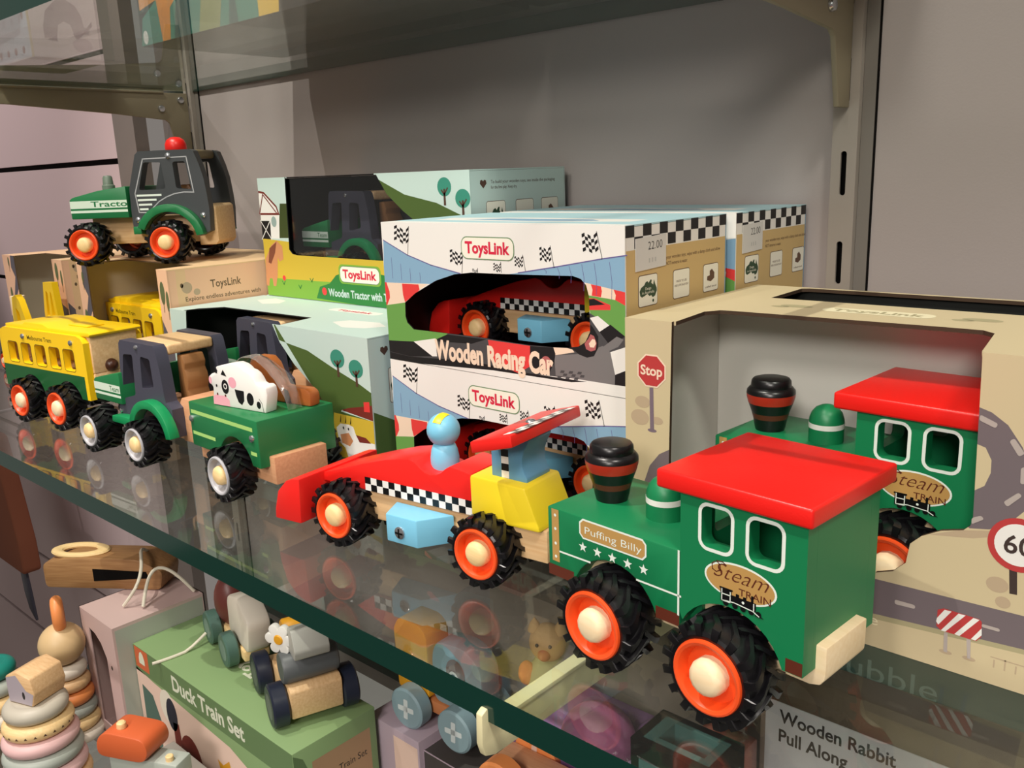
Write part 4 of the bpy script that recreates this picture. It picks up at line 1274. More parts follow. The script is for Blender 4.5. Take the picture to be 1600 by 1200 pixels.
# ---------------------------------------------------- racing car cartons
def race_carton(label, x0, y0, z0, full=True, W=164.3, Dp=89.0, H=77.4):
    A = ART['race']
    b = MB()
    F = Fy(0, 0, 0)
    hole = A['hole']
    L = [(A['blue'], CBLUE), (A['curbL'], CCREAM), (A['redL1'], CRED), (A['redL2'], CRED), (A['curbR'], CCREAM), (A['redR1'], CRED), (A['redR2'], CRED),
         (A['road'], CROAD), (A['greenL'], CGREEN), (A['greenR'], CGREEN), (A['bk1'], CBLACK), (A['wh1'], CW), (A['bk2'], CBLACK), (A['dk1'], CBLACK), (A['red'], CRED),
         (A['grey'], CGREY), (A['wh2'], CCREAM), (A['wheel'], CBLACK), (A['chk1'], CW), (A['chk2'], CBLACK), (A['chk3'], CW), (A['chk4'], CBLACK), (A['pale'], CGREY),
         (A['spl'], CRED), (A['splk'], CBLACK), (A['wheel2'], CBLACK), (A['w2ring'], PINKISH), (A['w2hub'], CCREAM)]
    base = rect(0, 0, W, H)
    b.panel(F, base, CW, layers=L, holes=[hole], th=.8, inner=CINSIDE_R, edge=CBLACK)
    if full:
        top = A['blue']
        b.flats(stroke(top[0:4], .5), F, CPURP, 1)
        b.flats(stroke(top[5:9], .5), F, CPURP, 1)
        for x, zt, zb in ((7, 58, 46.5), (14.5, 54.8, 46), (22, 52.6, 45.6), (29.8, 50.6, 45.4), (105, 54.2, 54.4), (118, 56.4, 54.5), (126, 57.6, 52.6), (133, 58.6, 51), (140.4, 59.6, 47.6), (147.5, 60.4, 46.2), (156, 61.2, 44.8)):
            if zt > zb:
                b.flats(stroke([(x, zt), (x + (1.2 if x > 90 else .2), (zt + zb) / 2), (x + (1.0 if x > 90 else .2), zb)], .22), F, CPURP, 1)
        for fl in A['flags']:
            p0, p1, p2, p3, pb = fl
            nx, ny = (5, 5) if abs(p1[0] - p0[0]) > 5 else (3, 4)

            def Q(s, r):
                x = (p0[0] * (1 - s) + p1[0] * s) * (1 - r) + (p3[0] * (1 - s) + p2[0] * s) * r
                z = (p0[1] * (1 - s) + p1[1] * s) * (1 - r) + (p3[1] * (1 - s) + p2[1] * s) * r
                return (x, z + .12 * abs(p1[0] - p0[0]) * math.sin(s * 6.0 + .6))
            for i in range(nx):
                for j in range(ny):
                    if (i + j) % 2 == 0:
                        b.flat([Q(i / nx, j / ny), Q((i + 1) / nx, j / ny), Q((i + 1) / nx, (j + 1) / ny), Q(i / nx, (j + 1) / ny)], F, CBLACK, 1)
            b.flats(stroke([(p1[0], p1[1] + .6), pb], .32), F, CBLACK, 1)
        x0_, x1_, y0_, y1_ = bbox(A['logo'])
        brand(b, F, x0_, x1_, y0_, y1_, 2)
        b.text('Wooden Racing Car', F, 38.5, 4.6, 10.2, CCREAM, 2, w=83.6, bold=.045, slope=.012)
        b.flat(ell(117.6, 11.2, 3.2, 3.2, 20), F, PINKISH, 1)
        for i in range(6):
            for j in range(3):
                if (i + j) % 2 == 0:
                    b.flat([(124 + 2.6 * i + j, 4.2 + 1.5 * j + .15 * i), (126.4 + 2.6 * i + j, 4.3 + 1.5 * j + .15 * i), (127 + 2.6 * i + j, 5.6 + 1.5 * j + .15 * i), (124.8 + 2.6 * i + j, 5.5 + 1.5 * j + .15 * i)], F, CROAD, 1)
    # top
    T = Ft(0, 0, H)
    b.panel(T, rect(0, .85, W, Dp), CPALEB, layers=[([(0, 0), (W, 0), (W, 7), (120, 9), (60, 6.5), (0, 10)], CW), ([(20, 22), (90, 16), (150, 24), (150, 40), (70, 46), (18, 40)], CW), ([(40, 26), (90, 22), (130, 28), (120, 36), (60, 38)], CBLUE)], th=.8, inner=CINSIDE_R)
    # right side
    S = Fx(W, 0, 0)
    lay = []
    b.panel(S, rect(.9, .9, Dp - .9, H - .95), CKRAFT, layers=[(rect(0, H - 11.2, Dp, H), CW)], th=.8, inner=CINSIDE_R)
    n = 13
    st = (Dp - .6) / n
    for i in range(n):
        for r in range(2):
            if (i + r) % 2 == 0:
                b.flat(rect(.4 + st * i, H - .3 - 5.2 * (r + 1), .4 + st * (i + 1), H - .3 - 5.2 * r), S, CBLACK, 1)
    small_lines(b, S, 33, H - 17.6, 50, ['your wooden toys, wipe with a damp cloth and allow', 'NOT immerse in water.'], 1.7, BROWNP)
    aus_icon(b, S, 10, H - 37.6, 15.8, 14.6)
    icon(b, S, 39, H - 37.4, 15, 14.0, 0)
    icon(b, S, 66.6, H - 37.6, 15, 14.0, 1)
    # other faces
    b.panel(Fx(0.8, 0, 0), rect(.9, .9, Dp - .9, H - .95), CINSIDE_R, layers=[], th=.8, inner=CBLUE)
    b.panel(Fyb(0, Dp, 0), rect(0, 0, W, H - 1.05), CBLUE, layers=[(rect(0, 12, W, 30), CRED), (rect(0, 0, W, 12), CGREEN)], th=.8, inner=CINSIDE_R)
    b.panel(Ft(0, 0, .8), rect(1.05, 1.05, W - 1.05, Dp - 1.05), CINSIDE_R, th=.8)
    o = b.build('racing_car_box', None, smooth=20, loc=(x0, y0, z0))
    tag(o, label, 'toy box', 'racing car boxes')
    return o


def sticker(parent, y, z, w, h, W, tilt=0.03):
    b = MB()
    S = Fx(W + .02, 0, 0)
    b.panel(lambda a, c, o=0.0: (W + .5 + o, y + a, z + c + a * tilt), rect(0, 0, w, h), paint('sticker_paper', (214, 212, 208), .5), th=.25)
    fr = lambda a, c, o=0.0: (W + .5 + o, y + a, z + c + a * tilt)
    b.text('22.00', fr, w * .40, h * .60, h * .25, CBLACK, 1, w=w * .47, bold=-.01)
    for k in range(3):
        b.flat(rect(w * (.42 + .1 * k), h * .2, w * (.46 + .1 * k), h * .34), fr, paint('sticker_faint', (186, 186, 184), .5), 1)
    o = b.build('price_sticker', parent)
    o['label'] = 'white price sticker'
    return o


r1 = race_carton('racing car box on top of the front stack, with the yellow side and open window', -389.4, 321, 78.0)
sticker(r1, 7.6, 56.4, 24.6, 14.6, 164.3)
r0 = race_carton('bottom racing car box of the front stack, behind the loose red car', -389.4, 321, .2)
r2 = race_carton('racing car box at the back by the wall, mostly hidden, only its side showing', -387.4, 416.4, 78.0, full=False, Dp=82.5)
sticker(r2, 6.6, 56.0, 22, 14.6, 164.3)
r3 = race_carton('bottom racing car box at the back, hidden under the rear box', -387.4, 416.4, .2, full=False, Dp=82.5)


# ---------------------------------------------------- tractor cartons
SKY = paint('print_sky', (196, 216, 210), .5)
SKYD = paint('print_sky_grey', (150, 170, 166), .5)
HILL = paint('print_hill', (76, 98, 46), .5)
HILL2 = paint('print_hill_dark', (62, 74, 34), .5)
FIELDY = paint('print_field_yellow', (206, 176, 56), .5)
GRASS = paint('print_grass', (124, 174, 60), .5)
BLOB = paint('print_bush', (40, 124, 54), .5)
TREE = paint('print_tree', (58, 140, 120), .5)
TRUNK = paint('print_trunk', (84, 58, 46), .5)
MAROON = paint('print_maroon', (118, 44, 36), .5)
HORSE = paint('print_horse', (206, 140, 96), .5)
HMANE = paint('print_mane', (128, 70, 50), .5)
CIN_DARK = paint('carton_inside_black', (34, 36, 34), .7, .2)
CIN_GREY = paint('carton_inside_grey', (216, 214, 206), .65, .2)


def tree(b, fr, t4, lay=1):
    c, bot, rgt, foot = t4
    rx = abs(rgt[0] - c[0])
    ry = abs(bot[1] - c[1])
    b.flat(ell(c[0], c[1], rx, ry, 24), fr, TREE, lay)
    w = rx * .16
    b.flat([(c[0] - w, foot[1] - ry * .2), (c[0] + w, foot[1] - ry * .2), (c[0] + w * .8, c[1] - ry * .2), (c[0] - w * .8, c[1] - ry * .2)], fr, TRUNK, lay + 1)
    b.flats(stroke([(c[0], c[1] - ry * .75), (c[0] + rx * .45, c[1] - ry * .15)], w), fr, TRUNK, lay + 1)
    b.flats(stroke([(c[0], c[1] - ry * .85), (c[0] - rx * .4, c[1] - ry * .35)], w), fr, TRUNK, lay + 1)


def tractor_carton(label, x0, y0, z0, art, lower, W=237.6, Dp=94.0, H=93.0):
    b = MB()
    F = Fy(0, 0, 0)
    A = ART[art]
    if lower:
        L = [(A['hill'], HILL), (A['green2'], HILL), (A['yellow'], FIELDY), (A['roof'], MAROON), (A['chim'], CRED), (A['cow'][0], CW), (A['cow'][1], HORSE), (A['cow'][2], MAROON)]
        holes = [A['hole']]
    else:
        L = [(A['hill'], HILL), (A['hillL'], HILL2), (A['yellow'], FIELDY), (A['green'], GRASS), (A['blob'], BLOB), (A['barnW'], CW), (A['barnR'], MAROON), (grow(A['barnR'], -1.6), CW), (A['door'], CBLACK)]
        holes = [A['hole']]
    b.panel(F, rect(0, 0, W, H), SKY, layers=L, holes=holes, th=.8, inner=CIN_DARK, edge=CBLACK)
    for t4 in A['trees']:
        tree(b, F, t4)
    if lower:
        c = A['cow'][0]
        x0_, x1_, y0_, y1_ = bbox(A['cow'][1])
        for k in (.3, .7):
            b.flat(ell(x0_ + (x1_ - x0_) * k, y1_ + 2.5, .7, .9, 10), F, CBLACK, 2)
        for k in (.1, .5, .9):
            b.flat([(x0_ + (x1_ - x0_) * k - .5, y1_ + 6), (x0_ + (x1_ - x0_) * k + .5, y1_ + 6), (x0_ + (x1_ - x0_) * k + 1, y1_ + 11)], F, CBLACK, 2)
    else:
        b.flat(A['horse'][0], F, HORSE, 1)
        b.flat(A['horse'][1], F, HMANE, 2)
        x0_, x1_, y0_, y1_ = bbox(A['logo'])
        g = rrect(x0_ - 1.2, y0_ - 1.0, x1_ + 1.2, y1_ + 1.0, 4)
        b.flat(g, F, GRASS, 1)
        brand(b, F, x0_, x1_, y0_, y1_, 2)
        b.text('Wooden Tractor with Trailer', F, A['title'][0][0] - 1, A['title'][0][1] - 1.5, 5.6, SKY, 2, w=84, bold=.03)
        b.flat(ell(A['title'][0][0] - 6, A['title'][0][1] + 1.5, 3, n=14), F, CRED, 2)
        for (px_, pz_) in ((24, 10), (46, 8), (62, 14)):
            b.flats(stroke([(px_ - 2, pz_ + 2.4), (px_, pz_), (px_ + 2, pz_ + 2.6)], .8), F, BLOB, 1)
        b.flat(ell(25, 15, 2.2, n=12), F, CRED, 1)
        # barn window rings and lattice
        x0_, x1_, y0_, y1_ = bbox(A['barnW'])
        b.flat(ell(x1_ - 8, (y0_ + y1_) / 2 + 4, 3.6, 4.2, 18), F, SKYD, 1)
        dx0, dx1, dy0, dy1 = bbox(A['door'])
        b.flats(stroke([(dx0, dy0), (dx1, dy1)], .8) + stroke([(dx0, dy1), (dx1, dy0)], .8), F, CW, 2)
        rx0, rx1, ry0, ry1 = bbox(A['barnR'])
        b.flats(stroke([(rx0 + 2, ry0 + 1), (rx0 + 9, ry1 - 3), (rx1 - 3, ry0 + 1)], 1.0), F, MAROON, 3)
    # top
    T = Ft(0, 0, H)
    if lower:
        th_ = [(18.5, -4), (20.5, 12), (32, 26.9), (139, 30.5), (146.5, -4)]
        clouds = [([(167, 27), (172, 37), (198, 41), (214, 33), (206, 22), (190, 17)], CW), ([(22, 62), (28, 75), (48, 71), (56, 60), (45, 52)], CW), (rrect(118, 58, 172, 68, 4), CW)]
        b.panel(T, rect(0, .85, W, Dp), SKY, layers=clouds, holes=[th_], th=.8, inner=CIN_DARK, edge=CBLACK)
        b.text('ToysLink', T, 126, 60.6, 4.6, LOGO_R, 1, w=38, bold=.03)
    else:
        th_ = [(39, -4), (41, 12), (51, 26.9), (139, 29.7), (A['hole'][-1][0], -4)]
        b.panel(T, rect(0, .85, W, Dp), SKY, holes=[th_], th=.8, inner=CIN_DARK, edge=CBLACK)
    # right side
    S = Fx(W, 0, 0)
    b.panel(S, rect(.9, .9, Dp - .9, H - .95), SKY, layers=[([(0, 0), (Dp, 0), (Dp, 20), (60, 30), (30, 28), (0, 44)], HILL), ([(0, 0), (Dp, 0), (Dp, 8), (0, 14)], GRASS)], th=.8, inner=CIN_DARK)
    b.flat([(12, H - 12), (9, H - 9), (9.4, H - 7), (11, H - 6.6), (12, H - 7.6), (13, H - 6.6), (14.6, H - 7), (15, H - 9)], S, TRUNK, 1)
    small_lines(b, S, 19, H - 9, 64, ['To build your wooden toys, see inside the packaging', 'for the first play. Keep dry.'], 2.0, TRUNK)
    aus_icon(b, S, 14, H - 42, 18, 22)
    icon(b, S, 42, H - 42, 18, 22, 0)
    icon(b, S, 68, H - 42, 18, 22, 1)
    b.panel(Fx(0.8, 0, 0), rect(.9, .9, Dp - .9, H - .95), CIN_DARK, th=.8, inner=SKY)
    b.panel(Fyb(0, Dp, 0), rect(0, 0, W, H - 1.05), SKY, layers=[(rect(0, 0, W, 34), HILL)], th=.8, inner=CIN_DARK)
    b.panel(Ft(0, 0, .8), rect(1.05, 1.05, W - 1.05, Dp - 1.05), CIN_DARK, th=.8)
    o = b.build('tractor_box', None, smooth=20, loc=(x0, y0, z0))
    return tag(o, label, 'toy box', 'tractor and trailer boxes')


t1 = tractor_carton('upper tractor box with horse, barn and yellow field print, near the back wall', -634.4, 400, 89.2, 'tractop', False)
t0 = tractor_carton('lower pale tractor box with clouds on its top, behind the cow trailer', -641, 317.5, .2, 'traclow', True, W=236, H=88.4, Dp=82)
b = MB()
h = ART['tractop']['hole']
b.panel(Fy(0, 2.2, 0), [(x, min(z, 91.5)) for x, z in grow(h, 1.5)], FILM, th=.15)
o = b.build('window_film', t1)
o['label'] = 'clear plastic window'
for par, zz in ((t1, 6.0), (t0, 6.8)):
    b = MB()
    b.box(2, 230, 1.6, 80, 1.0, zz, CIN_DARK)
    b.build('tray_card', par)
# plain carton under the upper tractor box, out of sight
b = MB()
b.box(0, 232, 0, 90, 0, 88.8, SKY)
for k, (x0, x1) in enumerate(((0, 232),)):
    b.flat(rect(4, 4, 60, 30), Fx(232, 0, 0), HILL, 1)
o = b.build('tractor_box', None, bevel=.6, loc=(-638, 400.2, .2))
tag(o, 'lower rear tractor box directly under the upper tractor box, hidden from view', 'toy box', 'tractor and trailer boxes')


# ---------------------------------------------------- steam train carton
BEIGE = paint('print_beige', (204, 187, 150), .55)
SIGNRED = paint('print_sign_red', (186, 58, 58), .5)
ROADP = paint('print_road_purple', (112, 100, 104), .55)
DASH = paint('print_road_dash', (178, 166, 160), .5)
ROCK = paint('print_rock', (184, 162, 134), .55)
POLE = paint('print_pole', (120, 104, 116), .5)
POLED = paint('print_pole_dark', (62, 48, 44), .5)
CEDGE = paint('corrugated_edge', (70, 54, 42), .7, .2)
EMB = paint('print_pale_beige', (236, 226, 190), .5)
EMBD = paint('print_olive_beige', (170, 160, 124), .55)


def ell3(p3, n=24):
    c, r, d = p3
    return ell(c[0], c[1], abs(r[0] - c[0]) or 3, abs(d[1] - c[1]) or 3, n)


A = ART['trainbox']
W, Dp, H = 224.0, 122.0, 116.8
b = MB()
F = Fy(0, 0, 0)
ringc, = [(bbox(A['ringO'])[0], (bbox(A['ringO'])[2] + bbox(A['ringO'])[3]) / 2)]
L = [(A['ringL'], ROADP), (A['ringO'] + [(A['ringO'][-1][0] - 12, A['ringO'][-1][1] + 10), (A['ringO'][0][0] - 12, A['ringO'][0][1] - 10)], ROADP), (A['ringI'] + [(A['ringI'][-1][0] - 8, A['ringI'][-1][1]), (A['ringI'][0][0] - 8, A['ringI'][0][1])], BEIGE), (A['road'], ROADP), (A['roadg'], EMBD), (A['shadow'], ROCK)]
b.panel(F, rect(0, 0, W, H), BEIGE, layers=L, holes=[A['hole']], th=1.7, inner=CIN_GREY, edge=CEDGE)
st = A['stop']
cx, cy = st[0]
r = (abs(st[1][0] - cx) + abs(cy - st[2][1])) / 2
octo = lambda q: [(cx + q * 1.06 * math.cos(PI / 8 + k * PI / 4), cy + q * 1.06 * math.sin(PI / 8 + k * PI / 4)) for k in range(8)]
b.flat(octo(r), F, CCREAM, 2)
b.flat(octo(r * .91), F, SIGNRED, 3)
b.text('Stop', F, cx, cy - r * .26, r * .58, CCREAM, 4, align='c', bold=.025)
b.flat(A['pole'], F, POLE, 2)
for p3 in A['rocks'][:3]:
    b.flat(ell3(p3), F, ROCK, 1)
b.flat(ell3(A['rocks'][3]), F, POLE, 1)
for q in A['dashes'] + A['rdash']:
    b.flat(rquad(ccw(q), .8), F, DASH, 2)
b.flat(A['bar'], F, SIGNRED, 2)
for q in A['bars']:
    b.flat(q, F, CW, 3)
for q in A['legs']:
    b.flat(q, F, DASH, 2)
    b.flat(ell((q[2][0] + q[3][0]) / 2, min(q[2][1], q[3][1]), 2.2, .8, 16), F, ROCK, 1)
c, rr_, dn = A['s60']
rx = abs(rr_[0] - c[0])
ry = abs(dn[1] - c[1])
rr2 = (rx + ry) / 2
b.flat(ell(c[0], c[1], rr2, rr2, 36), F, SIGNRED, 2)
b.flat(ell(c[0], c[1], rr2 * .78, rr2 * .78, 36), F, CW, 3)
b.text('60', F, c[0], c[1] - rr2 * .34, rr2 * .68, POLED, 4, align='c', bold=.015)
b.flat(A['pole60'], F, POLED, 1)
for p3 in A['rocks60']:
    b.flat(ell3(p3), F, ROCK, 1)
tk = A['ticks']
for k in range(6):
    b.flat(rect(tk[0][0] + 3.4 * k, tk[0][1] - 3, tk[0][0] + 3.4 * k + .5, tk[0][1] + (1.0 if k % 2 else 0)), F, ROCK, 1)
b.flat(rect(tk[0][0] - 1, tk[0][1] + .6, tk[0][0] + 20, tk[0][1] + 1.0), F, ROCK, 1)
b.text('Bicycle', F, 93, 9.0, 4.2, EMB, 1, w=21)
T = Ft(0, 0, H)
Wt = [([(24.4, -4), (24.4, 2), (21.4, 30), (25.5, 36.4), (30, 37.4), (118, 40.6), (131, 40.6), (136, 36), (141.7, -4)]), [(27.7, 81), (26.6, 117), (30, 119), (137, 119), (140, 116), (138, 81)]]
b.panel(T, rect(0, 1.75, W, Dp), BEIGE, holes=Wt, th=1.7, inner=CIN_GREY, edge=CEDGE)
b.flat(rrect(62, 55.5, 108, 66.5, 5), T, EMB, 1)
b.text('ToysLink', T, 66, 58.4, 5.4, EMBD, 2, w=38, bold=.02)
for lx in (49, 125):
    b.flat(ell(lx, 62.4, 7.4, 3.4, 20), T, EMBD, 1)
    b.flat(ell(lx - 6, 58.6, 4.2, 2.0, 16), T, EMBD, 1)
S = Fx(W, 0, 0)
b.panel(S, rect(1.75, .9, Dp - 1.1, H - 1.75), BEIGE, th=1.0, inner=CIN_GREY)
b.panel(Fx(1.0, 0, 0), rect(1.75, .9, Dp - 1.1, H - 1.75), CIN_GREY, th=1.0, inner=BEIGE)
b.panel(Fyb(0, Dp, 0), rect(0, 0, W, H - 1.75), BEIGE, th=1.0, inner=CIN_DARK)  # dark inner colour stands in for shade in the rear compartment
b.panel(Ft(0, 0, 1.0), rect(1.05, 1.05, W - 1.05, Dp - 1.05), CIN_GREY, th=.9)
tb = b.build('steam_train_box', None, smooth=20, loc=(-219, 312, .15))
tag(tb, 'large beige steam train box with stop sign print and a wide cut-out', 'toy box')
# inner partition and raised tray the train stands on
b = MB()
b.panel(Fy(0, 0, 0), rect(1.2, 1.1, W - 1.2, H - 1.8), CIN_GREY, th=.9)
b.panel(Fyb(0, .95, 0), rect(1.2, 1.1, W - 1.2, H - 1.8), CIN_DARK, th=.04)
b.build('partition_card', tb, loc=(0, 79.6, 0))
b = MB()
b.box(1.4, W - 1.4, 1.6, 79, 1.2, 11.1, CIN_GREY)
b.box(1.4, W - 1.4, 81, Dp - 1.2, 1.2, 2.2, CIN_DARK)
b.build('tray_card', tb)

# ---------------------------------------------------- kraft tram cartons
KRAFT = paint('kraft_card', (230, 194, 150), .6)
KRAFTP = paint('kraft_pink_card', (236, 190, 156), .6)
KDARK = paint('kraft_print_dark', (104, 84, 62), .6)
KGREY = paint('kraft_print_greyblue', (92, 88, 96), .6)
KGREEN = paint('kraft_print_green', (92, 104, 68), .6)
KIN = paint('kraft_inside', (206, 196, 178), .65, .2)


def kraft_carton(label, x0, x1, y0, Dp, sl, sr, H=117.0):
    W = x1 - x0
    b = MB()
    F = Fy(0, 0, 0)
    L = [([(0, 0), (sl, 0), (sl - 5, 40), (sl - 12, 62), (sl, 75), (sl, 117), (sl - 9, 117), (sl - 12, 98), (sl - 4, 88), (sl - 18, 60), (0, 42)], KGREY), ([(W - sr, 0), (W, 0), (W, 62), (W - sr * .5, 66), (W - sr, 78)], KGREY)]
    b.panel(F, rect(0, 0, W, H), KRAFTP, layers=L, holes=[[(sl, 18), (W - sr, 18), (W - sr, H + 4), (sl, H + 4)]], th=1.0, inner=KIN, edge=KDARK)
    for cx, cz, rx, rz in ((W - sr * .62, 99, 3.6, 9), (W - sr * .2, 93, 2.2, 8), (sl * .35, 66, 3.2, 10), (sl * .5, 104, 2, 5)):
        b.flat(ell(cx, cz, rx, rz, 20), F, KGREEN, 2)
        b.flat(rect(cx - .35, cz - rz - 6, cx + .35, cz - rz * .3), F, KDARK, 3)
    b.panel(Ft(0, 0, H), rect(0, 1.05, W, Dp), KRAFT, holes=[[(sl, -4), (W - sr, -4), (W - sr - 3, 33), (sl + 3, 33)]], th=1.0, inner=KIN, edge=KDARK)
    S = Fx(W, 0, 0)
    b.panel(S, rect(.9, .9, Dp - .9, H - .95), KRAFTP, layers=[([(0, 0), (40, 0), (14, 52), (0, 70)], KGREY), (rect(7, 0, 15, H), KRAFT)], th=1.0, inner=KIN)
    b.text('ToysLink', S, 35, 100, 6.0, KDARK, 1, w=27, bold=.012)
    b.flat(ell(15, 102, 4.4, 4.4, 18), S, ROCK, 1)
    b.flat(ell(23, 98, 2.8, 2.6, 16), S, ROCK, 1)
    b.text('Explore endless adventures with', S, 13, 91.6, 3.4, KDARK, 1, w=66, bold=.005)
    b.text('our wooden tram toys for you', S, 22, 84, 3.4, KDARK, 1, w=54, bold=.005)
    for zz in (104, 86, 62, 40):
        b.flat(ell(11, zz, 1.3, 1.8, 12), S, KDARK, 1)
    b.panel(Fx(1.0, 0, 0), rect(.9, .9, Dp - .9, H - .95), KIN, th=1.0, inner=KRAFTP)
    b.panel(Fyb(0, Dp, 0), rect(0, 0, W, H - 1.05), KRAFTP, th=1.0, inner=KIN)
    b.panel(Ft(0, 0, 1.0), rect(1.05, 1.05, W - 1.05, Dp - 1.05), KIN, th=.9)
    o = b.build('tram_box', None, smooth=20, loc=(x0, y0, .15))
    tag(o, label, 'toy box', 'kraft tram boxes')
    return o


kraft_carton('open kraft tram box with brand lettering on its side, under the red-topped tractor', -807, -644, 320, 142, 20, 16)
kraft_carton('open kraft tram box at the far left end of the shelf', -1084, -923, 352, 120, 34, 24, 111.0)
# ------------------------------------------------------------------ goods on the upper glass
DINO_O = paint('print_orange', (232, 150, 70), .5)
TEALP = paint('print_teal', (70, 140, 124), .5)
TEALD = paint('print_dark_teal', (52, 92, 92), .5)
YELP = paint('print_warm_yellow', (236, 190, 60), .5)
UPW = paint('carton_pale_grey', (196, 188, 186), .55)
UPG = paint('print_dome_grey', (116, 110, 106), .55)
b = MB()
W, Dp, H = 290, 128, 118
b.box(0, W, 0, Dp, 0, H, paint('carton_dark_brown', (58, 42, 36), .55))
F = Fy(0, 0, 0)
b.flat(rect(.3, .3, W - .3, H - .3), F, paint('print_charcoal', (54, 50, 50), .5), 1)
b.flat([(0, .3), (165, .3), (165, 56), (60, 56), (30, 30), (6, 20)], F, TEALP, 2)
b.flat([(3, 26), (30, 30), (34, .3), (46, .3), (50, 22), (64, 30), (92, 46), (92, H - .5), (4, H - .5)], F, DINO_O, 3)
b.flat([(52, .3), (76, .3), (80, 30), (60, 28)], F, TEALD, 3)
b.flat([(88, .3), (116, .3), (128, 40), (100, 40)], F, paint('print_sage', (150, 156, 104), .5), 3)
b.flat([(128, .3), (140, .3), (136, 40)], F, TEALD, 3)
b.flat([(165, .3), (188, .3), (194, 40), (165, 40)], F, YELP, 3)
b.text('COLLAGE', F, 203, 21, 5.4, CW, 3, w=34, bold=.02)
b.flats(stroke([(200, 10), (214, 12), (236, 22), (232, 30)], 1.2) + stroke([(200, 24), (202, 56)], 3), F, CW, 3)
b.flat(ell(8, 6, 4, 5, 16), F, CW, 4)
o = b.build('puzzle_box', None, bevel=.6, loc=(-704, 354, 285.2))
tag(o, 'dark puzzle box with orange animal and teal print on the upper glass', 'box')
b = MB()
b.box(0, 240, 0, 118, 0, 110, paint('carton_dark_umber', (64, 50, 44), .55))
b.flat(rect(20, 8, 120, 50), Fy(0, 0, 0), paint('print_brick_red', (120, 52, 44), .5), 1)
o = b.build('shade_carton', None, bevel=.6, loc=(-404, 364, 285.2))  # added carton, darkens the upper glass and shades the wall behind
tag(o, 'added dark brown carton right of the puzzle box, shading the glass and wall', 'box')
b = MB()
b.box(0, 106, 0, 66, 0, 78, UPW)
F = Fy(0, 0, 0)
b.flat(rect(1, 1, 101, 77), F, paint('wrap_blue_grey', (168, 182, 192), .3), 1)
b.flat([(14, 22), (30, 16), (84, 20), (92, 40), (80, 60), (20, 62)], F, paint('print_cloud_grey', (134, 146, 154), .4), 2)
for k in range(5):
    b.flat(ell(18 + 17 * k, 7.5, 3.0, 3.0, 14), F, BROWNP, 2)
b.flat(ell(92, 34, 2.4, 4, 14), F, BROWNP, 2)
b.flat(rect(101, .3, 105.8, 77.8), F, paint('print_straw', (170, 160, 120), .5), 1)
S = Fx(106, 0, 0)
b.flat(rect(54, .3, 65.8, 77.8), S, paint('print_grey_band', (104, 104, 98), .55), 1)
b.flat([(10, 15), (10, 24), (13, 36), (22, 45), (31, 46), (38, 42), (42, 34), (43, 26), (48, 24), (46, 20), (34, 20), (32, 27), (27, 29), (22, 26), (20, 16)], S, UPG, 1)
b.flat([(33, 20), (50, 27), (50, 31), (47, 24), (36, 15)], S, paint('print_grey_dark', (66, 62, 60), .55), 2)
b.flat([(12, 14), (20, 18), (20, 13)], S, paint('print_grey_dark', (66, 62, 60), .55), 2)
b.flat(ell(40, 11, 8, 6, 20), S, paint('print_mauve', (150, 134, 136), .55), 1)
o = b.build('shape_toy_box', None, bevel=.6, loc=(-902, 308, 285.2))
tag(o, 'pale box with grey dome print on its side, left on the upper glass', 'box')

# ------------------------------------------------------------------ lowest shelf
SAGE = paint('carton_sage_green', (132, 160, 110), .55)
SAGED = paint('print_sage_dark', (100, 128, 84), .55)
PEACH = paint('print_peach', (232, 202, 186), .55)
LAV = paint('carton_lavender', (182, 164, 176), .55)
PINKC = paint('carton_dusty_pink', (204, 176, 172), .55)
TEXTG = paint('print_text_cream', (222, 226, 204), .5)
TEXTD = paint('print_text_dark', (44, 40, 40), .5)
NAVY = paint('navy_wheel_paint', (30, 36, 54), .4)
TEALW = paint('teal_wheel_paint', (76, 106, 96), .42)
TEALF = paint('teal_wheel_face', (118, 140, 134), .45)
GREYT = paint('grey_toy_paint', (92, 96, 98), .42)
MUST = paint('mustard_paint', (224, 160, 38), .42)
BLUEW = paint('powder_blue_paint', (134, 160, 168), .42)
BLUEF = paint('powder_blue_mark', (206, 216, 216), .45)
RUST = paint('rust_paint', (206, 98, 54), .42)
STRING = paint('white_string', (222, 214, 196), .7)
SAGEW = paint('sage_paint', (170, 178, 168), .45)
DUSTP = paint('dusty_pink_paint', (226, 186, 184), .45)
OFFW = paint('off_white_paint', (232, 224, 208), .45)
APRI = paint('apricot_paint', (238, 148, 84), .42)

# duck train carton
b = MB()
W, Dp, H = 236, 72, 99.5
b.box(0, W, 0, Dp, 0, H, SAGE)
F = Fy(0, 0, 0)
b.flat([(0.4, .4), (W - .4, .4), (W - .4, 48), (200, 62), (176, 58), (150, 66), (118, 68), (90, 70), (60, 72), (30, 74), (.4, 78)], F, PEACH, 1)
b.flat(rect(2, H - 20, 26, H - .6), F, RUST, 2)
b.flat([(9, H - 15), (19, H - 15), (19, H - 10), (17, H - 5), (14, H - 3), (11, H - 5), (9, H - 10)], F, TEXTG, 3)
b.flat(rect(.4, H - 24, W - .4, H - .4), F, SAGED, 1)
b.text('Duck Train Set', F, 66, H - 18, 13, TEXTG, 2, w=108, bold=.03)
b.flat(ell(52, 60, 13, 15, 24), F, OFFW, 2)
b.flat(ell(58, 55, 9, 15, 24), F, NAVY, 3)
b.flat([(58, 26), (70, 30), (68, 50), (58, 48)], F, MAROON, 3)
b.flat(ell(84, 22, 18, 24, 24), F, MAROON, 2)
b.flat([(138, 20), (150, 34), (146, 52), (136, 44), (128, 46), (134, 30)], F, MUST, 2)
b.flat(ell(141, 40, 1.4, n=10), F, TEXTD, 3)
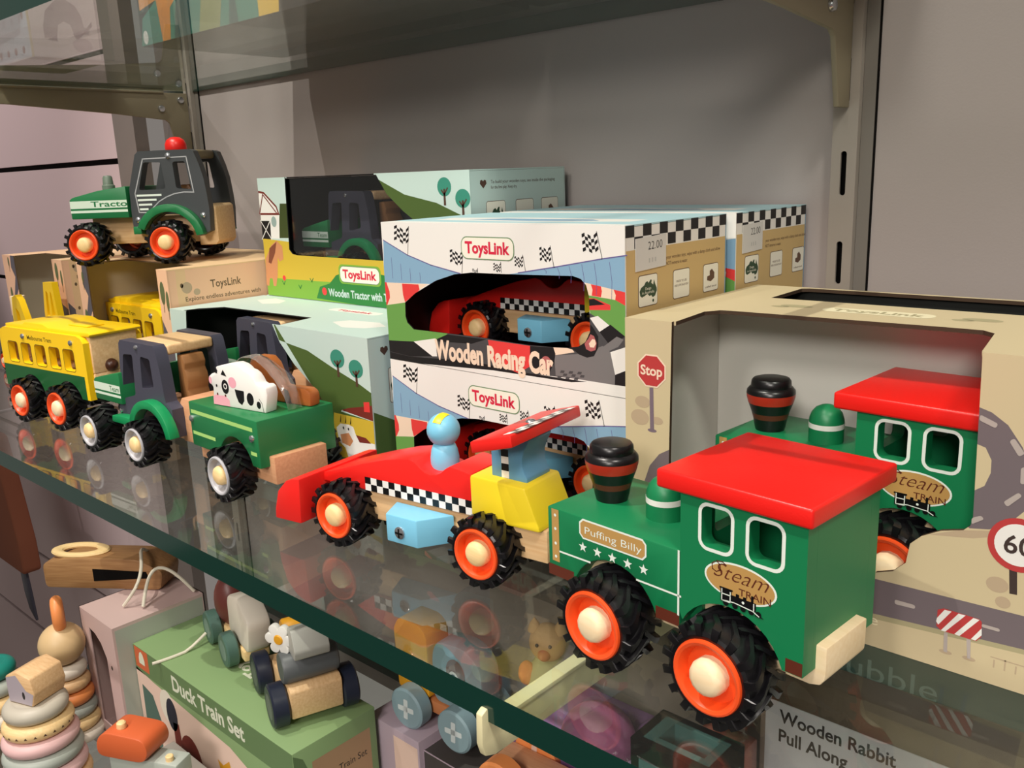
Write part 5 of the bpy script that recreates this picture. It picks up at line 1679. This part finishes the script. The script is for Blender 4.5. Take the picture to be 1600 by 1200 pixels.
b.flat(ell(178, 30, 20, 22, 24), F, OFFW, 2)
b.flat([(6, .4), (30, .4), (36, 40), (26, 60), (8, 64)], F, TEALW, 2)
S = Fx(W, 0, 0)
b.flat(rect(15, 8, 66, H - 14), S, paint('print_tan', (176, 142, 108), .55), 1)
b.flat([(0.4, H - 2), (.4, H - 60), (8, H - 50), (12, H - 20), (8, H - 8)], S, SAGED, 1)
b.text('Duck Train Set', S, 20, H - 34, 5.4, TEXTD, 2, w=42, slope=.0)
b.flat(rrect(20, H - 48, 56, H - 42, 2), S, MAROON, 2)
T = Ft(0, 0, H)
b.text('Toy', lambda a, c, o=0.0: (130 - a, 44 - c, H + o), 0, 0, 10, TEXTG, 2, w=30, bold=.04)
o = b.build('duck_train_box', None, bevel=.7, loc=(-710.5, 281, -299.9))
tag(o, 'sage green duck train set box below the glass shelf', 'toy box')

# pink carton with a window
b = MB()
W, Dp, H = 66, 84, 119
F = Fy(0, 0, 0)
win = [(16, 12), (46, 12), (46, 84), (38, 96), (28, 102), (16, 104)]
b.panel(F, rect(0, 0, W, H), PINKC, holes=[win], th=1, inner=PINKC)
b.flat(ell(54, 78, 1.6, 2.2, 12), F, TEXTD, 1)
b.panel(Ft(0, 0, H), rect(0, 1.05, W, Dp), PINKC, th=1)
b.panel(Fx(W, 0, 0), rect(1.05, 0, Dp, H - 1.05), PINKC, layers=[(rect(2, 2, Dp - 2, H - 3), paint('print_speckle_grey', (172, 176, 164), .55))], th=1, inner=PINKC)
b.panel(Fx(1, 0, 0), rect(0, 0, Dp, H), PINKC, th=1)
b.panel(Fyb(0, Dp, 0), rect(0, 0, W, H), PINKC, th=1)
b.panel(Ft(0, 0, 1), rect(0, 0, W, Dp), PINKC, th=1)
pb = b.build('window_box', None, smooth=20, loc=(-777, 266, -299.9))
tag(pb, 'dusty pink box with a window cut-out left of the duck train box', 'toy box')
b = MB()
for k, (rr_, m_) in enumerate(((13, SAGEW), (12, OFFW), (11, DUSTP), (10, SAGEW), (9, PEG), (8, OFFW))):
    b.torus((31, 30, 8 + 15 * k), rr_ - 6, 6.6, 'z', m_, 24, 10)
b.build('boxed_ring_tower', pb)

# kraft packaging with an oval top, lying on the pink box
t = thing('wooden_crocodile', 'brown wooden toy with oval opening and slot lying on the pink box', 'wooden toy', (-812, 300, -180.2), 35)
CROC = wood('tan_toy_wood', (170, 128, 84), (146, 104, 64))
b = MB()
b.prism(rquad([(-44, 0), (70, 0), (74, 18), (50, 30), (-20, 30), (-44, 24)], 5), -16, 16, 'y', CROC)
b.build('body', t, bevel=1.5, loc=(0, 0, 0))
b = MB()
b.torus((-16, 0, 31), 15, 4, 'z', PEG, 30, 10, .7)
for i, v in enumerate(b.v):
    b.v[i] = (-14 + (v[0] + 16) * 1.5, v[1] * .8, v[2])
b.build('oval_ring', t)
b = MB()
b.prism([(6, 8), (60, 12), (58, 18), (6, 20)], -16.8, -16.1, 'y', DARKGAP)
b.build('side_slot', t)
b = MB()
b.prism([(-44.9, 6), (-44.9, 22), (-44.2, 22), (-44.2, 6)], -12, 8, 'y', TRUNK)
b.prism([(-45.4, 9), (-45.4, 18), (-44.95, 18), (-44.95, 9)], -7, 2, 'y', CW)
b.build('end_patch', t)
b = MB()
pth = []
for k in range(25):
    a = k / 24
    pth.append((-740 + 14 * math.sin(a * 7) - 30 * a, 290 + 60 * a, -178.5 + 34 * math.sin(a * PI) ** 1.0))
b.tube(pth, 1.5, STRING)
pth = []
for k in range(17):
    a = k / 16
    pth.append((-724 - 10 * math.sin(a * 4), 300 + 44 * a, -178.5 + 26 * math.sin(a * PI)))
b.tube(pth, 1.5, STRING)
o = b.build('pull_string')
tag(o, 'loose white pull string looped over the pink box', 'string')


def disc_wheel(t, u, v, w, R, W, mat, face, mark=None, near=True):
    b = MB()
    s = 1
    b.lathe([(R * .9, 0), (R, 1.2), (R, W - 1.2), (R * .9, W)], (u, v, w), 'y', mat, 30)
    fr = Fy(u, v, w)
    b.flat(ell(0, 0, R * .6, n=24), fr, face, 1)
    if mark:
        b.flats([rquad([(-R * .5, -R * .16), (R * .5, -R * .10), (R * .5, R * .16), (-R * .5, R * .10)], 1), rquad([(-R * .16, -R * .5), (R * .1, -R * .5), (R * .16, R * .5), (-R * .1, R * .5)], 1)], fr, mark, 2)
    return b.build('wheel', t)


# pull-along duck on the green box
t = thing('pull_along_duck', 'duck pull-along with teal wheels on the back of the green box', 'pull toy', (-634, 325, -200.2), -14)
b = MB()
b.box(-36, 44, 3, 24, 9, 18, PEG)
b.build('base_board', t, bevel=1.5)
for u in (-22, 24):
    for v in (-8, 25):
        disc_wheel(t, u, v, 14.4, 14.2, 10, TEALW, TEALF)
b = MB()
b.prism(rquad([(2, 18.2), (52, 18.2), (60, 48), (34, 62), (4, 52)], 8), 4, 23, 'y', OFFW)
b.build('body', t, bevel=3)
b = MB()
b.ball((-14, 13, 38), 19, paint('plum_brown_paint', (110, 56, 50), .4), 26, sz=1.2, sx=.8, sy=.75)
b.build('wing_ball', t)
b = MB()
b.tube([(-24 - 3 * k, -6 - 7.2 * k, 10 - 9 * min(1, k * .6)) if False else (-24 + 2.6 * k - .2 * k * k, -9 - 6.6 * k, 9 - min(8, 3 * k)) for k in range(8)], 1.3, STRING)
b.build('pull_cord', t)

# flower truck on the right end of the green box
t = thing('flower_truck', 'wooden truck with navy wheels, grey barrel and white flower on the green box', 'pull toy', (-500, 296.5, -200.2), -20)
b = MB()
b.prism([(-66, 8), (3, 8), (4.5, 30), (-1, 33), (-66, 25)], 2, 40, 'y', WOOD)
b.build('base_board', t, bevel=1.5)
for u in (-60, -10):
    for v in (-10.5, 40.4):
        disc_wheel(t, u, v, 16, 15.8, 12, NAVY, GREYT)
b = MB()
b.lathe([(10.5, 0), (11.6, 1.6), (11.8, 20), (11.6, 38), (10.5, 40)], (-10, 0, 43), 'y', GREYT, 28)
b.build('barrel', t)
b = MB()
b.prism(rquad([(-14, 55.2), (8, 55.2), (10, 62), (2, 76), (-14, 72)], 2), 7, 32, 'y', paint('light_grey_block', (168, 168, 160), .45))
b.build('seat_block', t, bevel=1)
b = MB()
pr_ = lambda k: 7.6 + 4.2 * abs(math.cos(3 * 2 * PI * k / 96)) ** .6
pet = [(pr_(k) * math.cos(2 * PI * k / 96), pr_(k) * math.sin(2 * PI * k / 96)) for k in range(96)]
b.prism([(x, z) for x, z in pet], -2.3, 2.3, 'y', WHITE)
fl = b.build('flower', t, bevel=.8, loc=(-14, 3.0, 64))
fl.rotation_euler = (0, 0, math.radians(40))
b = MB()
b.lathe([(0, -3.4), (3.2, -3.2), (4, -2.2), (4, -1)], (0, 0, 0), 'y', MUST, 20)
b.build('flower_centre', fl)
b = MB()
b.lathe([(8, 0), (9, 1.5), (9, 16), (8, 18)], (-31, 8, 60), 'y', MUST, 24)
b.box(-50, -22, 10, 30, 25.2, 51, WOOD)
b.build('mustard_knob', t)

# lavender carton and the blue-wheeled animal
b = MB()
b.box(0, 56, 0, 60, 0, 86, LAV)
b.box(56.2, 118, 4, 46, 0, 78, paint('carton_dark_grey', (70, 66, 64), .55))
F = Fy(0, 0, 0)
b.flat(rect(28, 2, 54.5, 80), F, PEACH, 1)
b.flats(stroke([(32, 44), (41, 56), (50, 44), (50, 26), (41, 18), (32, 26), (32, 44)], .6), F, LAV, 2)
b.flat(ell(41, 36, 3.6, 5, 16), F, LAV, 2)
b.flat(ell(92, 58, 20, 14, 24), Fy(0, 4, 0), SAGEW, 1)
o = b.build('lavender_box', None, bevel=.6, loc=(-488, 357, -299.9))
tag(o, 'lavender box with cream panel under the blue-wheeled pull toy', 'toy box')
t = thing('pull_along_elephant', 'blue-wheeled pull toy with yellow block seen at the glass edge', 'pull toy', (-426, 373, -213.8), 3)
b = MB()
b.box(-42, 36, 4, 26, 12, 22, paint('terracotta_wood', (190, 120, 74), .5))
b.build('base_board', t, bevel=1.5)
for u in (-25, 22):
    for v in (-9, 27):
        disc_wheel(t, u, v, 16.2, 16, 12, BLUEW, BLUEW, BLUEF)
b = MB()
b.prism(rquad([(-44, 22.2), (-12, 22.2), (-12, 74), (-20, 80), (-40, 80), (-46, 70)], 4), 3, 27, 'y', MUST)
b.build('yellow_block', t, bevel=2)
b = MB()
b.prism(rquad([(-10, 22.2), (38, 22.2), (38, 62), (24, 74), (-4, 72), (-10, 60)], 8), 5, 25, 'y', BLUEW)
b.build('head', t, bevel=2.5)
b = MB()
b.flat(ell(14, 52, 9, 11, 24), Fy(0, 4.6, 0), paint('ear_brown', (120, 84, 64), .45), 1)
b.flat(ell(12, 49, 4.2, 4.2, 18), Fy(0, 4.6, 0), WHITE, 2)
b.flat(ell(12, 49, 2.2, 2.2, 14), Fy(0, 4.6, 0), TEXTD, 3)
b.build('eye_print', t)

# orange-wheeled toy half hidden behind the bracket tip
t = thing('pull_along_fox', 'orange-wheeled wooden pull toy directly below the cream bracket tip', 'pull toy', (-302, 331, -189.9), 3)
b = MB()
b.box(-34, 44, 4, 26, 10, 22, WOODP)
b.build('base_board', t, bevel=1.5)
for u in (-18, 30):
    for v in (-9, 27):
        disc_wheel(t, u, v, 16, 16, 12, APRI, APRI, PEACH)
b = MB()
b.box(-356, -222, 326, 414, -299.9, -190.2, paint('carton_brown_grey', (96, 84, 78), .55))
o = b.build('brown_box', None, bevel=.7)
tag(o, 'dark brown-grey carton under the orange-wheeled pull toy', 'box')

# lilac soft toy and the bear doll behind it
LILAC = paint('lilac_plush', (138, 98, 150), .6, .3)
b = MB()
b.prism(rquad([(0, 0), (112, 0), (112, 33), (104, 39.4), (6, 39.4), (0, 33)], 6), 0, 48, 'y', LILAC)
b.ball((74, 2, 44), 21, paint('mauve_plush', (150, 84, 126), .5, .3), 26, sx=1.1)
b.ball((98, 30, 34), 16, LILAC, 20)
o = b.build('plush_toy', None, bevel=4, seg=3, smooth=60, loc=(-352, 364, -190.0))
tag(o, 'lilac and mauve soft toy under the glass behind the cream bracket', 'soft toy')
t = thing('bear_doll', 'small tan bear doll with pointed ears seen through the glass', 'doll', (-334, 388, -150.5), 25, scale=.93)
TAN = paint('doll_tan', (214, 170, 116), .7, .2)
b = MB()
b.lathe([(0, 0), (13, 1), (16, 8), (14, 20), (9, 28), (6, 31)], (0, 0, 0), 'z', paint('doll_sage_dress', (178, 176, 128), .75, .2), 24)
b.build('body', t)
b = MB()
b.ball((0, 0, 40), 13, TAN, 26, sz=1.05, sy=.9)
b.ball((0, -10, 36), 4.6, paint('doll_muzzle', (206, 120, 84), .7, .2), 16)
for s in (-1, 1):
    b.lathe([(5, 0), (3.6, 5), (0, 10)], (9 * s, 0, 48), 'z', TAN, 12)
    b.ball((4.6 * s, -11.2, 43), 1.3, TEXTD, 10)
b.build('head', t)
for s in (-1, 1):
    b = MB()
    b.ball((14 * s, -6, 18), 6, paint('doll_orange', (226, 140, 84), .7, .2), 16, sz=1.5)
    b.build('arm', t)
b = MB()
b.box(-420, -214, 424, 494, -299.9, -110, paint('carton_taupe', (150, 138, 128), .55))
o = b.build('taupe_box', None, bevel=.6)
tag(o, 'tall taupe carton behind the bear doll and lilac soft toy', 'box')

# teal crate, red-brown block
TEALC = paint('teal_crate_paint', (84, 128, 126), .45)
b = MB()
b.panel(Ft(0, 0, 46), rect(0, 0, 58, 44), TEALC, holes=[rect(14, 12, 46, 34)], th=10)
b.panel(Fy(0, 0, 0), rect(0, 0, 58, 46), TEALC, th=6)
b.panel(Fx(58, 0, 0), rect(0, 0, 44, 46), TEALC, th=6)
b.panel(Fx(6, 0, 0), rect(0, 0, 44, 46), TEALC, th=6)
b.panel(Fyb(0, 44, 0), rect(0, 0, 58, 46), TEALC, th=6)
b.panel(Ft(0, 0, 6), rect(0, 0, 58, 44), TEALC, th=6)
o = b.build('teal_crate', None, loc=(-226, 300, -146))
o.location = (-.2234, .3205, -.1418)
o.scale = (.8, .68, 1)
tag(o, 'teal wooden crate with a square opening, under the glass by the train wheels', 'toy crate')
b = MB()
b.box(0, 46, 0, 29, 0, 158, paint('carton_warm_brown', (120, 92, 80), .55))
o = b.build('stand_carton', None, bevel=.6, loc=(-223, 321, -299.9))
tag(o, 'brown carton under the teal crate', 'box')
b = MB()
b.box(0, 30, 0, 40, 0, 160, paint('terracotta_block', (158, 92, 80), .5))
F = Fy(0, 0, 0)
for k in range(4):
    b.flat(ell(5 + 6.4 * k, 152 - 2 * (k % 2), 1.2 + .4 * (k == 2), n=12), F, PEACH, 1)
o = b.build('terracotta_box', None, bevel=1.2, loc=(-196, 345, -260))
o.location = (-.2050, .352, -.2998)
o.scale = (.9, .35, 1.24)
tag(o, 'terracotta box with pale dots beside the rabbit box', 'toy box')

# rabbit carton and the dark bubble carton behind it
RABW = paint('carton_white_grey', (228, 226, 230), .5)
b = MB()
b.box(0, 190, 0, 52, 0, 194, RABW)
F = Fy(0, 0, 0)
b.text('Wooden Rabbit', F, 11, 182.4, 7.6, TEXTD, 1, w=62, bold=.022)
b.text('Pull Along', F, 11, 170.4, 7.6, TEXTD, 1, w=38, bold=.022)
b.flat([(44, 120), (50, 150), (56, 152), (60, 140), (66, 152), (72, 148), (68, 120)], F, paint('print_rabbit_grey', (176, 172, 176), .5), 1)
b.flat(rect(-.1 + .3, .2, 3, 193.8), F, paint('print_taupe_edge', (150, 132, 120), .55), 1)
b.flat(rect(.4, .4, 189.6, 51.6), Ft(0, 0, 194), paint('print_taupe_top', (132, 112, 96), .55), 1)
o = b.build('rabbit_box', None, bevel=.8, loc=(-197, 408, -299.9))
tag(o, 'white box lettered for a wooden rabbit pull along, under the glass', 'toy box')
b = MB()
b.box(0, 260, 0, 36, 0, 214, paint('carton_dark_teal', (50, 92, 86), .5))
T = Ft(0, 0, 214)
FAINT = paint('print_faint_teal', (128, 158, 152), .5)
b.text('Bubble', T, 12, 12, 13, FAINT, 1, w=62, bold=.0)
b.flats([ell(96, 18, 10, 7, 24)], T, FAINT, 1)
b.flats([ell(96, 18, 8.6, 5.8, 24)], T, paint('carton_dark_teal', (40, 66, 64), .5), 2)
b.text('Bubble', Fy(0, 0, 0), 22, 192, 13, FAINT, 1, w=62)
o = b.build('bubble_box', None, bevel=.8, loc=(-206, 462, -299.9))
tag(o, 'dark teal box with faint lettering behind the rabbit box', 'toy box')


# ------------------------------------------------------------------ stacking toys at the bottom left
def ring(t, z, R, r, mat, extra=None):
    b = MB()
    b.torus((0, 0, z), R - r, r, 'z', mat, 36, 14)
    b.lathe([(R - r, -r * .95), (R - r, r * .95)], (0, 0, z), 'z', mat, 24)
    if extra:
        for k in range(24):
            a = 2 * PI * k / 24
            c, s_ = math.cos(a), math.sin(a)
            P = lambda da, dz: ((R + .1) * math.cos(a + da), (R + .1) * math.sin(a + da), z + dz)
            b.dec([P(-.05, -1), P(.05, -1), P(0, 1.1)], [(0, 1, 2)], extra)
    return b.build('ring', t)


t = thing('stacking_tower', 'ring stacking tower topped with a little wooden house, bottom left', 'stacking toy', (-729, 205, -299.9), 20, scale=.95)
z = 0
for h, R, m_, e in ((12, 36, WOOD, None), (14, 34, DUSTP, None), (14, 32.5, SAGEW, None), (14, 31, DUSTP, None), (14, 28.6, PEG, TRUNK), (15, 26, paint('warm_grey_ring', (190, 184, 168), .45), None)):
    ring(t, z + h / 2, R, h / 2, m_, e)
    z += h
b = MB()
b.prism([(-15, z + .1), (13, z + .1), (17, z + 12), (14, z + 26), (-2, z + 30), (-15, z + 24)], -12, 20, 'y', WOOD)
F = Fy(0, -12, 0)
b.flat([(-14, z + 1), (12, z + 1), (16, z + 12), (8, z + 14), (-2, z + 27), (-14, z + 23)], F, paint('house_lilac_face', (178, 168, 176), .5), 1)
b.flat(ell(4, z + 9, 1.6, 3.6, 14), F, TEXTD, 2)
b.build('house_block', t, bevel=1.4)

t = thing('bunny_stacker', 'tall stacking bunny with round wooden head and orange ear, behind the ring tower', 'stacking toy', (-776, 247, -299.9), 70, scale=.93)
z = 0
for h, R, m_ in ((12, 26, OFFW), (13, 24, PEG), (13, 22.5, SAGEW), (14, 21.5, APRI), (13, 20, WOOD), (14, 18.5, OFFW)):
    ring(t, z + h / 2, R, h / 2, m_)
    z += h
b = MB()
b.ball((0, 0, z + 19), 20.5, paint('pale_head_wood', (206, 178, 132), .45), 30)
b.build('head', t)
b = MB()
b.torus((1, -3, z + 51), 9, 5.4, 'x', APRI, 26, 12)
for i, v in enumerate(b.v):
    b.v[i] = (v[0], v[1] * .9, z + 51 + (v[2] - z - 51) * 1.25)
b.build('ear', t)

t = thing('stacking_tower', 'ring stacker with teal top ring cut off by the left edge', 'stacking toy', (-836, 205, -299.9), 0)
z = 0
for h, R, m_ in ((14, 30, WOOD), (14, 28, OFFW), (14, 26, PEG), (14, 24, SAGEW), (14, 20, paint('teal_ring', (24, 130, 116), .42))):
    ring(t, z + h / 2, R, h / 2, m_)
    z += h

t = thing('rolling_dog', 'rust-topped wooden rolling toy with round peg at the bottom edge', 'wooden toy', (-590, 224, -259.8), 25, scale=.56)
b = MB()
b.prism(rquad([(-40, 76), (30, 76), (40, 92), (34, 110), (-26, 112), (-40, 98)], 12), -22, 22, 'y', RUST)
b.build('rust_back', t, bevel=2)
b = MB()
b.box(-30, 74, -15, 15, 20, 75.8, SAGEW)
b.build('body', t, bevel=3)
b = MB()
b.lathe([(6, 0), (6.4, 1), (5.8, 7), (4.2, 8.6), (0, 9)], (-10, -6, 111.4), 'z', PEG, 18)
b.build('peg', t)
b = MB()
b.lathe([(5, 0), (5, 6), (4, 7), (0, 7)], (58, -6, 75.8), 'z', PEG, 18)
b.build('peg', t)
for u in (-18, 54):
    for v in (-27, 15.5):
        disc_wheel(t, u, v, 20, 20, 11, TEALW, TEALF)

b = MB()
b.box(-640, -528, 186, 274, -299.9, -260, paint('carton_dove_grey', (150, 146, 138), .55))
o = b.build('low_carton', None, bevel=.6)
tag(o, 'low grey carton under the rust-topped rolling toy, mostly below the picture', 'box')
# hanging pouch on the slatwall at the far left
t = thing('hanging_pouch', 'reddish brown pouch hanging on a dark hook by the slatted wall', 'pouch', (-1432, 400, -378), 0)
b = MB()
b.prism(rquad([(-90, 0), (66, 0), (64, 50), (40, 140), (16, 206), (-90, 206)], 10), 0, 26, 'y', paint('pouch_leather', (150, 92, 70), .7, .2))
b.build('pouch_body', t, bevel=5, seg=3)
b = MB()
b.prism([(22, -1), (46, -1), (52, -40), (56, -80), (36, -66), (26, -40)], 8, 12, 'y', CHARC)
b.build('dark_tab', t, bevel=1)
b = MB()
b.tube([(-20, 13, 206), (-20, 30, 232), (-20, 104, 236)], 3, STEEL)
b.build('wall_hook', t)
